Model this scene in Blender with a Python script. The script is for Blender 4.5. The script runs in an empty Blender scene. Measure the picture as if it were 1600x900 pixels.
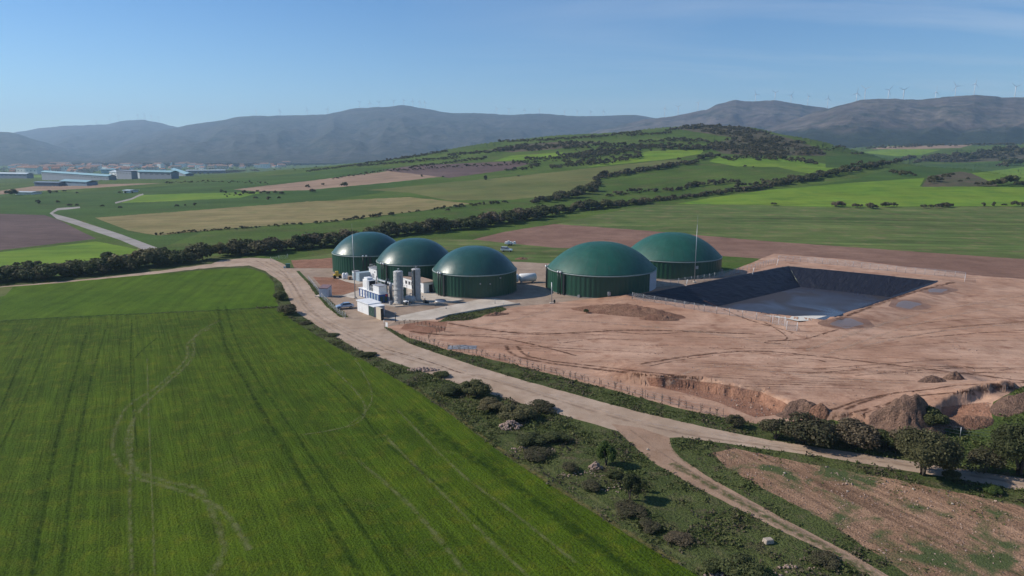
import bpy, bmesh, math, random
import numpy as np
from mathutils import Vector, Matrix
from mathutils.geometry import delaunay_2d_cdt
R = math.radians
rnd = random.Random(7)
S = bpy.context.scene
COL = S.collection

# ------------------------------------------------------------------ camera
CAM = np.array([0.0, 0.0, 43.0]); PITCH = R(11.2); F = 1081.0
cd = bpy.data.cameras.new('camera'); cam = bpy.data.objects.new('camera', cd); COL.objects.link(cam)
cam.location = CAM; cam.rotation_euler = (math.pi/2 - PITCH, 0, 0)
cd.sensor_width = 36; cd.lens = 36*F/1600; cd.clip_start = 1; cd.clip_end = 60000
S.camera = cam
# ------------------------------------------------------------------ light
SUN_EL, SUN_DIR = R(35), Vector((-.985, .17))
sd = Vector((SUN_DIR.x*math.cos(SUN_EL), SUN_DIR.y*math.cos(SUN_EL), math.sin(SUN_EL))).normalized()
ld = bpy.data.lights.new('sun', 'SUN'); ld.energy = 5.0; ld.angle = R(.53); ld.color = (1, .93, .83)
sun = bpy.data.objects.new('sun', ld); COL.objects.link(sun); sun.rotation_euler = (-sd).to_track_quat('-Z', 'Y').to_euler()
S.view_settings.view_transform = 'Standard'; S.view_settings.look = 'None'; S.view_settings.gamma = 1
S.view_settings.exposure = 0.02
S.cycles.max_bounces = 6; S.cycles.diffuse_bounces = 2; S.cycles.glossy_bounces = 2; S.cycles.volume_bounces = 1
S.cycles.transparent_max_bounces = 16; S.cycles.use_denoising = True

W = bpy.data.worlds.new('World'); S.world = W; W.use_nodes = True
nt = W.node_tree; nt.nodes.clear()
def N(nt, typ, **k):
    n = nt.nodes.new(typ)
    for a, b in k.items():
        if a.startswith('i_'):
            key = a[2:]; key = int(key) if key.isdigit() else key
            n.inputs[key].default_value = b
        else: setattr(n, a, b)
    return n
def L(nt, a, b): nt.links.new(a, b)
sky = N(nt, 'ShaderNodeTexSky', sky_type='NISHITA', sun_disc=False, sun_elevation=SUN_EL,
        sun_rotation=math.atan2(SUN_DIR.x, SUN_DIR.y), altitude=300, air_density=1.0, dust_density=0.0, ozone_density=3.0)
bg = N(nt, 'ShaderNodeBackground'); bg.inputs[1].default_value = .09
wo = N(nt, 'ShaderNodeOutputWorld')
tc = N(nt, 'ShaderNodeTexCoord'); sp = N(nt, 'ShaderNodeSeparateXYZ'); L(nt, tc.outputs['Generated'], sp.inputs[0])
zz = N(nt, 'ShaderNodeMath', operation='ADD'); zz.inputs[1].default_value = .12; L(nt, sp.outputs[2], zz.inputs[0])
dx = N(nt, 'ShaderNodeMath', operation='DIVIDE'); L(nt, sp.outputs[0], dx.inputs[0]); L(nt, zz.outputs[0], dx.inputs[1])
dy = N(nt, 'ShaderNodeMath', operation='DIVIDE'); L(nt, sp.outputs[1], dy.inputs[0]); L(nt, zz.outputs[0], dy.inputs[1])
cb = N(nt, 'ShaderNodeCombineXYZ'); L(nt, dx.outputs[0], cb.inputs[0]); L(nt, dy.outputs[0], cb.inputs[1])
mp = N(nt, 'ShaderNodeMapping'); mp.inputs['Rotation'].default_value = (0, 0, R(25)); mp.inputs['Scale'].default_value = (.28, 1.1, 1)
L(nt, cb.outputs[0], mp.inputs[0])
no = N(nt, 'ShaderNodeTexNoise', i_Scale=1.1, i_Detail=8.0, i_Roughness=.58, i_Distortion=.5); L(nt, mp.outputs[0], no.inputs['Vector'])
cr = N(nt, 'ShaderNodeMapRange'); cr.inputs[1].default_value = .44; cr.inputs[2].default_value = .80; cr.inputs[3].default_value = 0; cr.inputs[4].default_value = .6
L(nt, no.outputs[0], cr.inputs[0])
# the wisps lie to the east
ew = N(nt, 'ShaderNodeMapRange'); ew.inputs[1].default_value = -.15; ew.inputs[2].default_value = .55; L(nt, sp.outputs[0], ew.inputs[0])
mm = N(nt, 'ShaderNodeMath', operation='MULTIPLY'); L(nt, cr.outputs[0], mm.inputs[0]); L(nt, ew.outputs[0], mm.inputs[1])
mx = N(nt, 'ShaderNodeMix', data_type='RGBA'); L(nt, mm.outputs[0], mx.inputs[0]); L(nt, sky.outputs[0], mx.inputs[6])
mx.inputs[7].default_value = (8.2, 8.8, 9.6, 1)
tn = N(nt, 'ShaderNodeMix', data_type='RGBA', blend_type='MULTIPLY'); tn.inputs[0].default_value = 1; el = N(nt, 'ShaderNodeMapRange'); el.inputs[1].default_value = 0; el.inputs[2].default_value = .30; L(nt, sp.outputs[2], el.inputs[0]); tm = N(nt, 'ShaderNodeMix', data_type='RGBA'); L(nt, el.outputs[0], tm.inputs[0]); tm.inputs[6].default_value = (.95,1.15,1.30,1); tm.inputs[7].default_value = (.44,.84,1.24,1); L(nt, tm.outputs[2], tn.inputs[7]); L(nt, sky.outputs[0], tn.inputs[6]); L(nt, tn.outputs[2], mx.inputs[6]); L(nt, mx.outputs[2], bg.inputs[0]); L(nt, bg.outputs[0], wo.inputs[0])

# ------------------------------------------------------------------ numeric helpers
_tab = np.random.RandomState(3).rand(256, 256)
def vn(x, y):
    xi = np.floor(x).astype(int); yi = np.floor(y).astype(int); fx = x-xi; fy = y-yi
    fx = fx*fx*(3-2*fx); fy = fy*fy*(3-2*fy)
    a = _tab[xi & 255, yi & 255]; b = _tab[(xi+1) & 255, yi & 255]; c = _tab[xi & 255, (yi+1) & 255]; d = _tab[(xi+1) & 255, (yi+1) & 255]
    return (a*(1-fx)+b*fx)*(1-fy)+(c*(1-fx)+d*fx)*fy
def fbm(x, y, o=4, g=.5):
    s = 0; a = 1; t = 0
    for i in range(o):
        s = s+a*(vn(x*2**i+i*17.3, y*2**i+i*9.1)-.5); t += a; a *= g
    return s/t
def ss(x, a=0., b=1.):
    t = np.clip((x-a)/(b-a), 0, 1); return t*t*(3-2*t)
def seg_dist(x, y, poly, closed=True):
    d = np.full(np.shape(x), 1e9); n = len(poly)
    for i in range(n if closed else n-1):
        ax, ay = poly[i]; bx, by = poly[(i+1) % n]
        ux, uy = bx-ax, by-ay; t = np.clip(((x-ax)*ux+(y-ay)*uy)/(ux*ux+uy*uy+1e-9), 0, 1)
        d = np.minimum(d, np.hypot(x-ax-t*ux, y-ay-t*uy))
    return d
def inside(x, y, poly):
    r = np.zeros(np.shape(x), bool); n = len(poly); j = n-1
    for i in range(n):
        xi, yi = poly[i][0], poly[i][1]; xj, yj = poly[j][0], poly[j][1]
        if yi != yj:
            r ^= ((yi > y) != (yj > y)) & (x < (xj-xi)*(y-yi)/(yj-yi)+xi)
        j = i
    return r
def ray(px, py):
    px = np.asarray(px, float); py = np.asarray(py, float)
    a = (px-800)/F; b = -(py-450)/F; c, s = math.cos(PITCH), math.sin(PITCH)
    return a, c+b*s, -s+b*c
def flat(px, py, z=0.):
    a, b, c = ray(px, py); t = (z-43.)/c; return [(float(p), float(q)) for p, q in zip(np.atleast_1d(a*t), np.atleast_1d(b*t))]

# ------------------------------------------------------------------ terrain
BANK = flat([880,960,1022,1094,1131,1187,1225,1290,1360,1440,1485,1540,1600,1900,1900,880],
            [576,580,590,593,602,613,629,646,655,660,640,632,620,600,480,480], 1.6)
LAG = flat([988, 1232, 1464, 1290], [464, 416, 439, 500], 1.0)     # rim of the lined pond
_gm = flat([1625], [655])[0]
def hgt(x, y):
    x = np.asarray(x, float); y = np.asarray(y, float); yy = np.maximum(y, 20.); u = x/yy
    r = np.hypot(x, yy)
    z = -.012*np.clip(r-450, 0, 3300)*(1-ss(u, -.38, -.02))
    hx, hy = 455., 1540.
    dxl = np.where(x < hx, (x-hx)/400., (x-hx)/135.); dyl = np.where(y < hy, (y-hy)/520., (y-hy)/380.)
    mh = ss(y, 300, 760); z = z+80*mh*np.exp(-.5*(dxl**2+dyl**2))
    z = z+21*mh*np.exp(-.5*(((x+60)/360.)**2+((y-1350)/330.)**2))+9*np.exp(-.5*(((x-440)/120.)**2+((y-1500)/200.)**2))
    z = z+(72*ss(r, 1000, 2900)-10*ss(r, 700, 1100))*ss(u, .30, .55)
    z = z+9*np.exp(-.5*(((x-560)/45.)**2+((y-840)/40.)**2))
    w = ss(r, 330, 1300)
    z = z+fbm(x/260+3, y/260, 4)*20*w*(1-.75*(1-ss(u, -.45, -.05)))+fbm(x/60, y/60+5, 3)*3.2*w+fbm(x/23, y/23, 3)*.35*ss(r, 60, 300)
    near = (y < 320) & (x > -40) & (x < 260)
    if np.any(near):
        xn = x[near] if x.ndim else x; yn = y[near] if y.ndim else y
        amp = 1.9*ss(xn, 14, 26)+.3*ss(xn, 55, 72); amp = amp*(1-ss(yn, 122, 150))*(1-.75*ss(xn, 82, 91))
        d = seg_dist(xn, yn, BANK); sgn = np.where(inside(xn, yn, BANK), d, -d)
        gul = fbm(xn/1.7, yn/1.7, 4)*(1.5-.7*ss(xn, 50, 65))
        zz = amp*ss(sgn+gul*ss(amp, .5, 2), -.8, .9)
        dl = seg_dist(xn, yn, LAG)
        zz = np.maximum(zz, 1.0*(1-ss(dl, 3, 13)))
        ins = inside(xn, yn, LAG); zz = np.where(ins, 1.0, zz)
        dm = np.hypot((xn-_gm[0])/16., (yn-_gm[1])/9.)
        zz = zz+4.6*np.exp(-dm**2*1.3)*(1+fbm(xn/4, yn/4, 3)*.5)
        zz = zz+fbm(xn/2.6, yn/2.6, 3)*(.05+.2*(1-ss(d, 2, 6))*ss(amp, .3, 1))
        dn = seg_dist(xn, yn, [LAG[3], LAG[0]], False); zz = zz+.45*np.exp(-((dn-2.2)/1.2)**2)*(~ins)
        if z.ndim: z[near] += zz
        else: z = z+zz
    return z
TS = np.concatenate([np.geomspace(30, 400, 260), np.geomspace(401, 16000, 520)])
def PP(px, py):
    """ground points under photo positions: rays marched onto the terrain"""
    a, b, c = ray(px, py); a = np.atleast_1d(a); b = np.atleast_1d(b); c = np.atleast_1d(c)
    n = np.sqrt(a*a+b*b+c*c); a, b, c = a/n, b/n, c/n
    if len(a) <= 60:
        Hh = hgt((a[:, None]*TS).ravel(), (b[:, None]*TS).ravel()).reshape(len(a), -1); under = 43+c[:, None]*TS < Hh
        k = np.where(under.any(1), under.argmax(1), len(TS)-1); k = np.maximum(k, 1); hi = TS[k].copy(); lo = TS[k-1].copy()
        for _ in range(14):
            m = (lo+hi)/2; below = 43+c*m < hgt(a*m, b*m); hi = np.where(below, m, hi); lo = np.where(below, lo, m)
        return np.stack([a*hi, b*hi, hgt(a*hi, b*hi)], 1)
    T = np.full(len(a), TS[-1]); lo = np.full(len(a), TS[-2]); done = np.zeros(len(a), bool); prev = TS[0]
    for t in TS:
        live = ~done
        if not live.any(): break
        h = hgt(a[live]*t, b[live]*t); hit = 43+c[live]*t < h
        idx = np.nonzero(live)[0][hit]; T[idx] = t; lo[idx] = prev; done[idx] = True; prev = t
    hi = T.copy()
    for _ in range(14):
        m = (lo+hi)/2; below = 43+c*m < hgt(a*m, b*m); hi = np.where(below, m, hi); lo = np.where(below, lo, m)
    return np.stack([a*hi, b*hi, hgt(a*hi, b*hi)], 1)
def P(px, py): return Vector(PP([px], [py])[0])
def G(x, y): return float(hgt(np.array([x]), np.array([y]))[0])
def mpx(p):
    "metres per photo pixel at a point"
    return (p[1]*math.cos(PITCH)+(43-p[2])*math.sin(PITCH))/F

# ------------------------------------------------------------------ mesh helpers
def tag(o, label=None, cat=None, group=None, kind=None):
    for k, v in (('label', label), ('category', cat), ('group', group), ('kind', kind)):
        if v: o[k] = v
    return o
def empty(name, loc=(0,0,0), rz=0, label=None, cat=None, group=None):
    o = bpy.data.objects.new(name, None); COL.objects.link(o); o.location = loc; o.rotation_euler = (0,0,rz); o.empty_display_size = .2
    return tag(o, label, cat, group)
def mesh_np(name, v, f, mat, parent=None, smooth=False, normals=None):
    me = bpy.data.meshes.new(name); v = np.asarray(v, np.float32); f = np.asarray(f, np.int32); k = f.shape[1]
    me.vertices.add(len(v)); me.vertices.foreach_set('co', v.ravel())
    me.loops.add(f.size); me.loops.foreach_set('vertex_index', f.ravel())
    me.polygons.add(len(f)); me.polygons.foreach_set('loop_start', np.arange(0, f.size, k, dtype=np.int32))
    me.polygons.foreach_set('loop_total', np.full(len(f), k, np.int32))
    me.polygons.foreach_set('use_smooth', np.full(len(f), smooth))
    me.materials.append(mat); me.update(calc_edges=True)
    if normals is not None: me.normals_split_custom_set_from_vertices([tuple(n) for n in normals])
    o = bpy.data.objects.new(name, me); COL.objects.link(o)
    if parent: o.parent = parent
    return o
class MB:
    def __init__(s): s.v = []; s.f = []; s.sm = []
    def add(s, vs, fs, sm=False):
        b = len(s.v); s.v += [tuple(q) for q in vs]; s.f += [tuple(i+b for i in q) for q in fs]; s.sm += [sm]*len(fs); return s
    def box(s, c, d, rz=0, taper=1, M=None):
        hx, hy, hz = d[0]/2, d[1]/2, d[2]/2; cs, sn = math.cos(rz), math.sin(rz); vs = []
        for z in (-hz, hz):
            t = 1 if z < 0 else taper
            for x, y in ((-hx*t,-hy*t),(hx*t,-hy*t),(hx*t,hy*t),(-hx*t,hy*t)): vs.append((c[0]+x*cs-y*sn, c[1]+x*sn+y*cs, c[2]+z))
        if M: vs = [M @ Vector(q) for q in vs]
        return s.add(vs, [(3,2,1,0),(4,5,6,7),(0,1,5,4),(1,2,6,5),(2,3,7,6),(3,0,4,7)])
    def lathe(s, prof, n=24, c=(0,0,0), a0=0, a1=2*math.pi, sm=True, caps=True):
        full = abs(a1-a0) > 6.28; k = n if full else n+1; vs = []
        for r, z in prof:
            for i in range(k):
                a = a0+(a1-a0)*i/n; vs.append((c[0]+r*math.cos(a), c[1]+r*math.sin(a), c[2]+z))
        fs = []
        for j in range(len(prof)-1):
            for i in range(n):
                i2 = (i+1) % k; fs.append((j*k+i, j*k+i2, (j+1)*k+i2, (j+1)*k+i))
        s.add(vs, fs, sm)
        if caps and full:
            b = len(s.v)-len(vs)
            if prof[0][0] > 1e-3: s.f.append(tuple(b+i for i in reversed(range(k)))); s.sm.append(False)
            if prof[-1][0] > 1e-3: s.f.append(tuple(b+(len(prof)-1)*k+i for i in range(k))); s.sm.append(False)
        return s
    def tube(s, pts, r, n=8, r2=None):
        pts = [Vector(p) for p in pts]; m = len(pts); vs = []
        for j, p in enumerate(pts):
            d = (pts[min(j+1, m-1)]-pts[max(j-1, 0)]).normalized()
            a = d.cross(Vector((0,0,1))); a = a.normalized() if a.length > 1e-3 else Vector((1,0,0)); b = d.cross(a)
            rr = r if r2 is None else r+(r2-r)*j/max(m-1, 1)
            for i in range(n):
                t = 2*math.pi*i/n; vs.append(p+a*rr*math.cos(t)+b*rr*math.sin(t))
        fs = [(j*n+i, j*n+(i+1) % n, (j+1)*n+(i+1) % n, (j+1)*n+i) for j in range(m-1) for i in range(n)]
        s.add(vs, fs, True); b = len(s.v)-len(vs)
        s.f += [tuple(b+i for i in reversed(range(n))), tuple(b+(m-1)*n+i for i in range(n))]; s.sm += [False, False]
        return s
    def prism(s, poly, z0, z1):
        n = len(poly); vs = [(x, y, z0) for x, y in poly]+[(x, y, z1) for x, y in poly]
        return s.add(vs, [tuple(reversed(range(n))), tuple(range(n, 2*n))]+[(i, (i+1) % n, n+(i+1) % n, n+i) for i in range(n)])
    def build(s, name, mat, parent=None, bevel=0):
        me = bpy.data.meshes.new(name); me.from_pydata(s.v, [], s.f); me.materials.append(mat)
        me.polygons.foreach_set('use_smooth', s.sm); me.update()
        bm = bmesh.new(); bm.from_mesh(me); bmesh.ops.recalc_face_normals(bm, faces=bm.faces)
        if bevel: bmesh.ops.bevel(bm, geom=bm.edges[:], offset=bevel, segments=1, affect='EDGES')
        bm.to_mesh(me); bm.free()
        o = bpy.data.objects.new(name, me); COL.objects.link(o)
        if parent: o.parent = parent
        return o
KIDS = {}
def copy_tree(o, parent=None):
    c = o.copy(); COL.objects.link(c)
    if parent: c.parent = parent
    if o not in KIDS: KIDS[o] = list(o.children)
    for ch in KIDS[o]: copy_tree(ch, c)
    return c

# ------------------------------------------------------------------ materials
def c4(c): return (c[0], c[1], c[2], 1)
def newmat(name, rough=.9, spec=.2):
    m = bpy.data.materials.new(name); m.use_nodes = True; nt = m.node_tree
    b = nt.nodes['Principled BSDF']; b.inputs['Roughness'].default_value = rough; b.inputs['Specular IOR Level'].default_value = spec
    return m, nt, b
def noise(nt, vec, scale, detail=4., rough=.55, dist=0.):
    n = N(nt, 'ShaderNodeTexNoise', i_Scale=scale, i_Detail=detail, i_Roughness=rough, i_Distortion=dist)
    L(nt, vec, n.inputs['Vector']); return n.outputs[0]
def mrange(nt, x, a, b, c=0., d=1.):
    n = N(nt, 'ShaderNodeMapRange'); L(nt, x, n.inputs[0])
    for i, v in enumerate((a, b, c, d)): n.inputs[i+1].default_value = v
    return n.outputs[0]
def mixc(nt, fac, a, b):
    n = N(nt, 'ShaderNodeMix', data_type='RGBA')
    if isinstance(fac, (int, float)): n.inputs[0].default_value = fac
    else: L(nt, fac, n.inputs[0])
    for i, q in ((6, a), (7, b)):
        if isinstance(q, tuple): n.inputs[i].default_value = c4(q)
        else: L(nt, q, n.inputs[i])
    return n.outputs[2]
def mth(nt, op, a, b=None):
    n = N(nt, 'ShaderNodeMath', operation=op)
    for i, q in enumerate((a, b)):
        if q is None: continue
        if isinstance(q, (int, float)): n.inputs[i].default_value = q
        else: L(nt, q, n.inputs[i])
    return n.outputs[0]
def scalec(nt, col, fac):
    n = N(nt, 'ShaderNodeVectorMath', operation='SCALE'); L(nt, col, n.inputs[0]); L(nt, fac, n.inputs['Scale']); return n.outputs[0]
def rotmap(nt, vec, ang, sx, sy, off=0.):
    a = N(nt, 'ShaderNodeMapping'); a.inputs['Rotation'].default_value = (0, 0, -ang); L(nt, vec, a.inputs[0])
    b = N(nt, 'ShaderNodeMapping'); b.inputs['Scale'].default_value = (sx, sy, .3); b.inputs['Location'].default_value = (off, off, 0); L(nt, a.outputs[0], b.inputs[0])
    return b.outputs[0]
def gmat(name, a, b, c=None, big=40., mid=5., fine=.5, finec=.35, row=None, bump=.15, patch=None, spot=None, rough=.95, rowsp=1.5, rowc=.3, big_c=(.40,.60)):
    """ground: colours a/b in big patches, c in mid-size ones; row = heading (degrees) of drill lines"""
    m, nt, bs = newmat(name, rough, .08); g = N(nt, 'ShaderNodeNewGeometry'); p = g.outputs['Position']
    col = mixc(nt, mrange(nt, noise(nt, p, 1/big, 3., .6), *big_c), a, b)
    if c: col = mixc(nt, mrange(nt, noise(nt, p, 1/mid, 4., .6), .50, .72, 0, .8), col, c)
    n1 = noise(nt, p, 1/fine, 3., .6); n2 = noise(nt, p, .55/mid, 3., .6)
    v = mth(nt, 'ADD', mrange(nt, n1, .25, .75, 1-finec, 1+finec), mrange(nt, n2, .3, .7, -.14, .14)); h = n1
    if row is not None:
        ang = R(row)
        q = rotmap(nt, p, ang, .035/rowsp*1.5, 1/rowsp); nr = noise(nt, q, 1., 2., .6)
        q2 = rotmap(nt, p, ang, .004, .18/rowsp*1.5, 7.); nr2 = noise(nt, q2, 1., 2., .5)
        v = mth(nt, 'ADD', v, mrange(nt, nr, .3, .7, -rowc, rowc)); v = mth(nt, 'ADD', v, mrange(nt, nr2, .3, .7, -rowc*.6, rowc*.6))
        h = mth(nt, 'ADD', n1, mth(nt, 'MULTIPLY', nr, .8))
    col = scalec(nt, col, v)
    if spot:   # (colour, scale, lo, hi)
        sc, s, lo, hi = spot; col = mixc(nt, mrange(nt, noise(nt, p, 1/s, 5., .65, .4), lo, hi), col, sc)
    L(nt, col, bs.inputs['Base Color'])
    bp = N(nt, 'ShaderNodeBump'); bp.inputs['Strength'].default_value = 1.; bp.inputs['Distance'].default_value = bump
    L(nt, h, bp.inputs['Height']); L(nt, bp.outputs[0], bs.inputs['Normal'])
    return m
def pmat(name, col, rough=.5, metal=0., spec=.4, var=.12, scale=1.2, bump=0., dirt=None):
    """painted / built surface with mild uneven wear"""
    m, nt, bs = newmat(name, rough, spec); bs.inputs['Metallic'].default_value = metal
    t = N(nt, 'ShaderNodeTexCoord'); p = t.outputs['Object']; n = noise(nt, p, scale, 5., .6)
    rg = N(nt, 'ShaderNodeRGB'); rg.outputs[0].default_value = c4(col)
    c = scalec(nt, rg.outputs[0], mrange(nt, n, .3, .7, 1-var, 1+var))
    if dirt: c = mixc(nt, mrange(nt, noise(nt, p, scale*.6, 6., .7), .52, .75, 0, .7), c, dirt)
    L(nt, c, bs.inputs['Base Color'])
    if bump:
        bp = N(nt, 'ShaderNodeBump'); bp.inputs['Distance'].default_value = bump; L(nt, noise(nt, p, scale*3, 4.), bp.inputs['Height']); L(nt, bp.outputs[0], bs.inputs['Normal'])
    return m

M = {}
M['meadow']   = gmat('green_meadow', (.060,.100,.017), (.080,.122,.022), (.105,.105,.036), big=160, mid=22, fine=1.2, row=30, rowsp=4, bump=.2, rowc=.12)
M['meadow2']  = gmat('dark_cereal', (.046,.088,.018), (.062,.110,.022), (.068,.092,.024), big=140, mid=30, fine=1.2, row=5, rowsp=4, bump=.2, rowc=.12)
M['crop']     = gmat('young_cereal', (.049,.084,.005), (.067,.104,.006), (.104,.118,.009), big=22, mid=2.6, fine=.30, finec=.5, row=119, rowsp=.75, rowc=.18, bump=.22, spot=((.12,.115,.03), 7., .62, .85))
M['crop2']    = gmat('cereal_far_half', (.060,.110,.006), (.074,.124,.008), (.048,.094,.006), big=35, mid=4, fine=.5, finec=.3, row=100, rowsp=2.2, rowc=.14, bump=.15)
M['verge']    = gmat('rough_grass', (.066,.084,.026), (.086,.102,.032), (.120,.102,.055), big=12, mid=2.2, fine=.35, finec=.5, bump=.35, spot=((.13,.10,.065), 3.5, .60, .74))
M['lush']     = gmat('lush_grass', (.060,.092,.024), (.085,.112,.030), (.075,.080,.032), big=9, mid=1.6, fine=.35, finec=.45, bump=.35)
M['road']     = gmat('pale_dirt_road', (.38,.275,.195), (.44,.33,.245), (.31,.21,.145), big=14, mid=2.5, fine=.25, finec=.12, bump=.05)
M['path']     = gmat('red_dirt_track', (.33,.215,.145), (.36,.245,.17), (.25,.16,.10), big=14, mid=1.8, fine=.25, finec=.16, bump=.08)
M['greyroad'] = gmat('grey_gravel_road', (.30,.27,.24), (.34,.31,.28), None, big=30, mid=5, fine=.5, finec=.1, bump=.03)
M['yard']     = gmat('gravel_yard', (.31,.23,.17), (.36,.27,.20), (.25,.175,.125), big=13, mid=2.4, fine=.25, finec=.18, bump=.06)
M['redsoil']  = gmat('bare_red_soil', (.26,.13,.082), (.32,.17,.11), (.20,.10,.065), big=8, mid=1.3, fine=.3, finec=.3, bump=.25)
M['concrete'] = gmat('pale_concrete', (.48,.41,.33), (.54,.47,.39), (.41,.34,.27), big=9, mid=2, fine=.2, finec=.08, bump=.01)
M['earth']    = gmat('graded_red_earth', (.39,.228,.150), (.46,.292,.203), (.29,.152,.096), big=26, mid=3.5, fine=.4, finec=.14, row=-6, rowsp=1.6, rowc=.12, bump=.08, spot=((.24,.125,.08), 9., .56, .72))
M['stubble']  = gmat('stony_stubble_field', (.28,.165,.10), (.33,.20,.125), (.20,.12,.075), big=10, mid=1.2, fine=.22, finec=.5, row=118, rowsp=1.0, rowc=.30, bump=.22, spot=((.085,.105,.040), 7., .49, .60))
M['brownred'] = gmat('ploughed_red_field', (.20,.115,.082), (.235,.14,.10), (.17,.095,.07), big=40, mid=7, fine=.8, finec=.2, row=-20, rowsp=2.5, rowc=.1, bump=.12)
M['purple']   = gmat('ploughed_dark_field', (.115,.078,.070), (.14,.095,.085), None, big=60, mid=8, fine=1., finec=.15, row=-20, rowsp=4, rowc=.1, bump=.1)
M['striped']  = gmat('striped_pasture', (.088,.128,.034), (.108,.138,.040), (.18,.15,.07), big=50, mid=9, fine=.8, finec=.15, row=-8, rowsp=4.5, rowc=.28, bump=.15)
M['tan']      = gmat('ripening_field', (.215,.175,.072), (.25,.20,.088), (.15,.155,.055), big=70, mid=12, fine=1.2, finec=.1, row=15, rowsp=5, rowc=.12, bump=.1)
M['pink']     = gmat('bare_tan_field', (.27,.185,.125), (.31,.21,.145), None, big=60, mid=12, fine=1.2, finec=.1, row=25, rowsp=6, rowc=.1, bump=.1)
M['olive']    = gmat('olive_field', (.12,.135,.042), (.155,.15,.052), (.10,.13,.04), big=120, mid=25, fine=1.5, finec=.1, row=20, rowsp=6, rowc=.1, bump=.1)
M['lime']     = gmat('bright_green_field', (.130,.215,.024), (.160,.230,.028), (.090,.175,.024), big=70, mid=16, fine=1.2, finec=.1, row=8, rowsp=7, rowc=.12, bump=.1)
M['scrubsoil']= gmat('scrub_ground', (.11,.085,.055), (.085,.085,.045), (.14,.105,.07), big=50, mid=10, fine=1.5, finec=.25, bump=.3)
M['woods']    = gmat('pine_wood', (.020,.030,.018), (.030,.040,.022), (.045,.05,.03), big=120, mid=14, fine=4, finec=.5, bump=1.5)
M['puddle'], _nt, _b = newmat('muddy_puddle', .42, .5); _b.inputs['Base Color'].default_value = (.20,.145,.12,1)

# ------------------------------------------------------------------ ground: one sheet cut along field and road borders
REG = []    # (object name, material, photo outline, jitter px)
def reg(name, mat, pts, j=.6): REG.append((name, mat, pts, j))
def stroke(name, mat, pts, j=.3):
    up = []; dn = []
    for i, (x, y, w) in enumerate(pts):
        a = pts[max(i-1, 0)]; b = pts[min(i+1, len(pts)-1)]; d = Vector((b[0]-a[0], b[1]-a[1])).normalized()
        up.append((x-d.y*w/2, y+d.x*w/2)); dn.append((x+d.y*w/2, y-d.x*w/2))
    REG.append((name, mat, up+dn[::-1], j))
reg('meadow', 'meadow2', [(-500,305),(0,300),(150,300),(420,275),(560,262),(700,262),(600,300),(400,330),(250,388),(130,345),(0,333),(-500,345)])
reg('hazy_field', 'lime', [(-200,276),(0,274),(80,274),(80,277),(0,278),(-200,279)], .2)
reg('bare_field', 'pink', [(-100,301),(0,298),(60,290),(150,288),(255,286),(140,294),(50,299),(0,304),(-100,306)], .3)
reg('ploughed_field', 'purple', [(-400,330),(0,334),(70,336),(95,345),(150,373),(100,379),(0,391),(-400,410)])
reg('bright_field', 'lime', [(-400,414),(0,394),(150,377),(240,394),(225,399),(150,406),(80,412),(0,419),(-400,432)])
reg('ripening_field', 'tan', [(148,340),(300,329),(480,315),(640,308),(736,318),(660,329),(520,346),(380,355),(245,368),(200,360)])
reg('bright_field', 'lime', [(190,317),(215,305),(300,302),(415,300),(375,309),(250,315)])
reg('bare_field', 'pink', [(365,296),(480,283),(610,267),(692,276),(600,286),(480,297),(400,299)])
reg('ploughed_field', 'purple', [(595,266),(650,258),(800,252),(830,255),(790,266),(702,278),(650,272)])
reg('olive_field', 'olive', [(575,297),(700,285),(800,276),(930,262),(1055,249),(1080,251),(1000,262),(940,275),(925,291),(860,306),(800,312),(700,313),(640,301)])
reg('bright_field', 'lime', [(918,261),(960,250),(1015,236),(1102,233),(1095,240),(1050,248),(940,259)])
reg('bright_field', 'lime', [(770,252),(800,243),(880,238),(885,246),(820,250)], .5)
reg('bright_field', 'lime', [(1108,252),(1122,243),(1175,248),(1230,247),(1290,256),(1350,252),(1362,258),(1310,268),(1262,271),(1215,261),(1150,260)])
reg('bright_field', 'lime', [(1058,318),(1130,306),(1200,297),(1325,286),(1445,278),(1437,291),(1600,292),(2000,296),(2000,326),(1600,322),(1300,323),(1150,321)])
reg('dark_field', 'meadow2', [(1250,292),(1330,282),(1400,262),(1440,258),(1600,250),(1900,250),(1900,262),(1600,262),(1520,271),(1445,277),(1325,286)])
reg('scrub_hillock', 'scrubsoil', [(1440,292),(1450,275),(1500,268),(1545,275),(1560,291)])
reg('bright_field', 'lime', [(1518,271),(1600,261),(1900,258),(1900,283),(1600,282),(1545,283)])
reg('dark_field', 'meadow2', [(1290,244),(1400,240),(1440,238),(1420,246),(1330,262),(1290,262)])
reg('bright_field', 'lime', [(1345,238),(1400,232),(1470,234),(1440,242),(1400,244)], .3)
reg('bare_field', 'pink', [(1360,233),(1380,229),(1520,226),(1500,231),(1430,233)], .3)
reg('scrub_hillock', 'scrubsoil', [(1440,252),(1460,245),(1540,238),(1600,235),(1800,232),(1800,248),(1600,250),(1500,254)])
reg('scrub_slope', 'scrubsoil', [(1050,200),(1110,189),(1170,200),(1240,218),(1285,234),(1290,243),(1180,243),(1130,240),(1100,228),(1150,216)])
reg('scrub_slope', 'scrubsoil', [(760,234),(820,225),(900,220),(940,222),(870,233),(800,238)])
reg('striped_pasture', 'striped', [(866,351),(930,336),(1010,321),(1100,319),(1200,321),(1300,324),(1600,323),(2000,327),(2000,428),(1600,405),(1400,391),(1200,377),(1020,361)])
reg('ploughed_field', 'brownred', [(735,375),(790,362),(866,350),(1020,361),(1200,377),(1400,391),(1600,405),(2000,430),(2000,470),(1600,440),(1510,436),(1330,417),(1215,406),(1130,400),(960,389),(865,388),(790,381)])
reg('meadow', 'striped', [(418,410),(520,396),(640,375),(735,374),(865,387),(960,389),(960,410),(870,418),(520,421),(450,421)])
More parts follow.
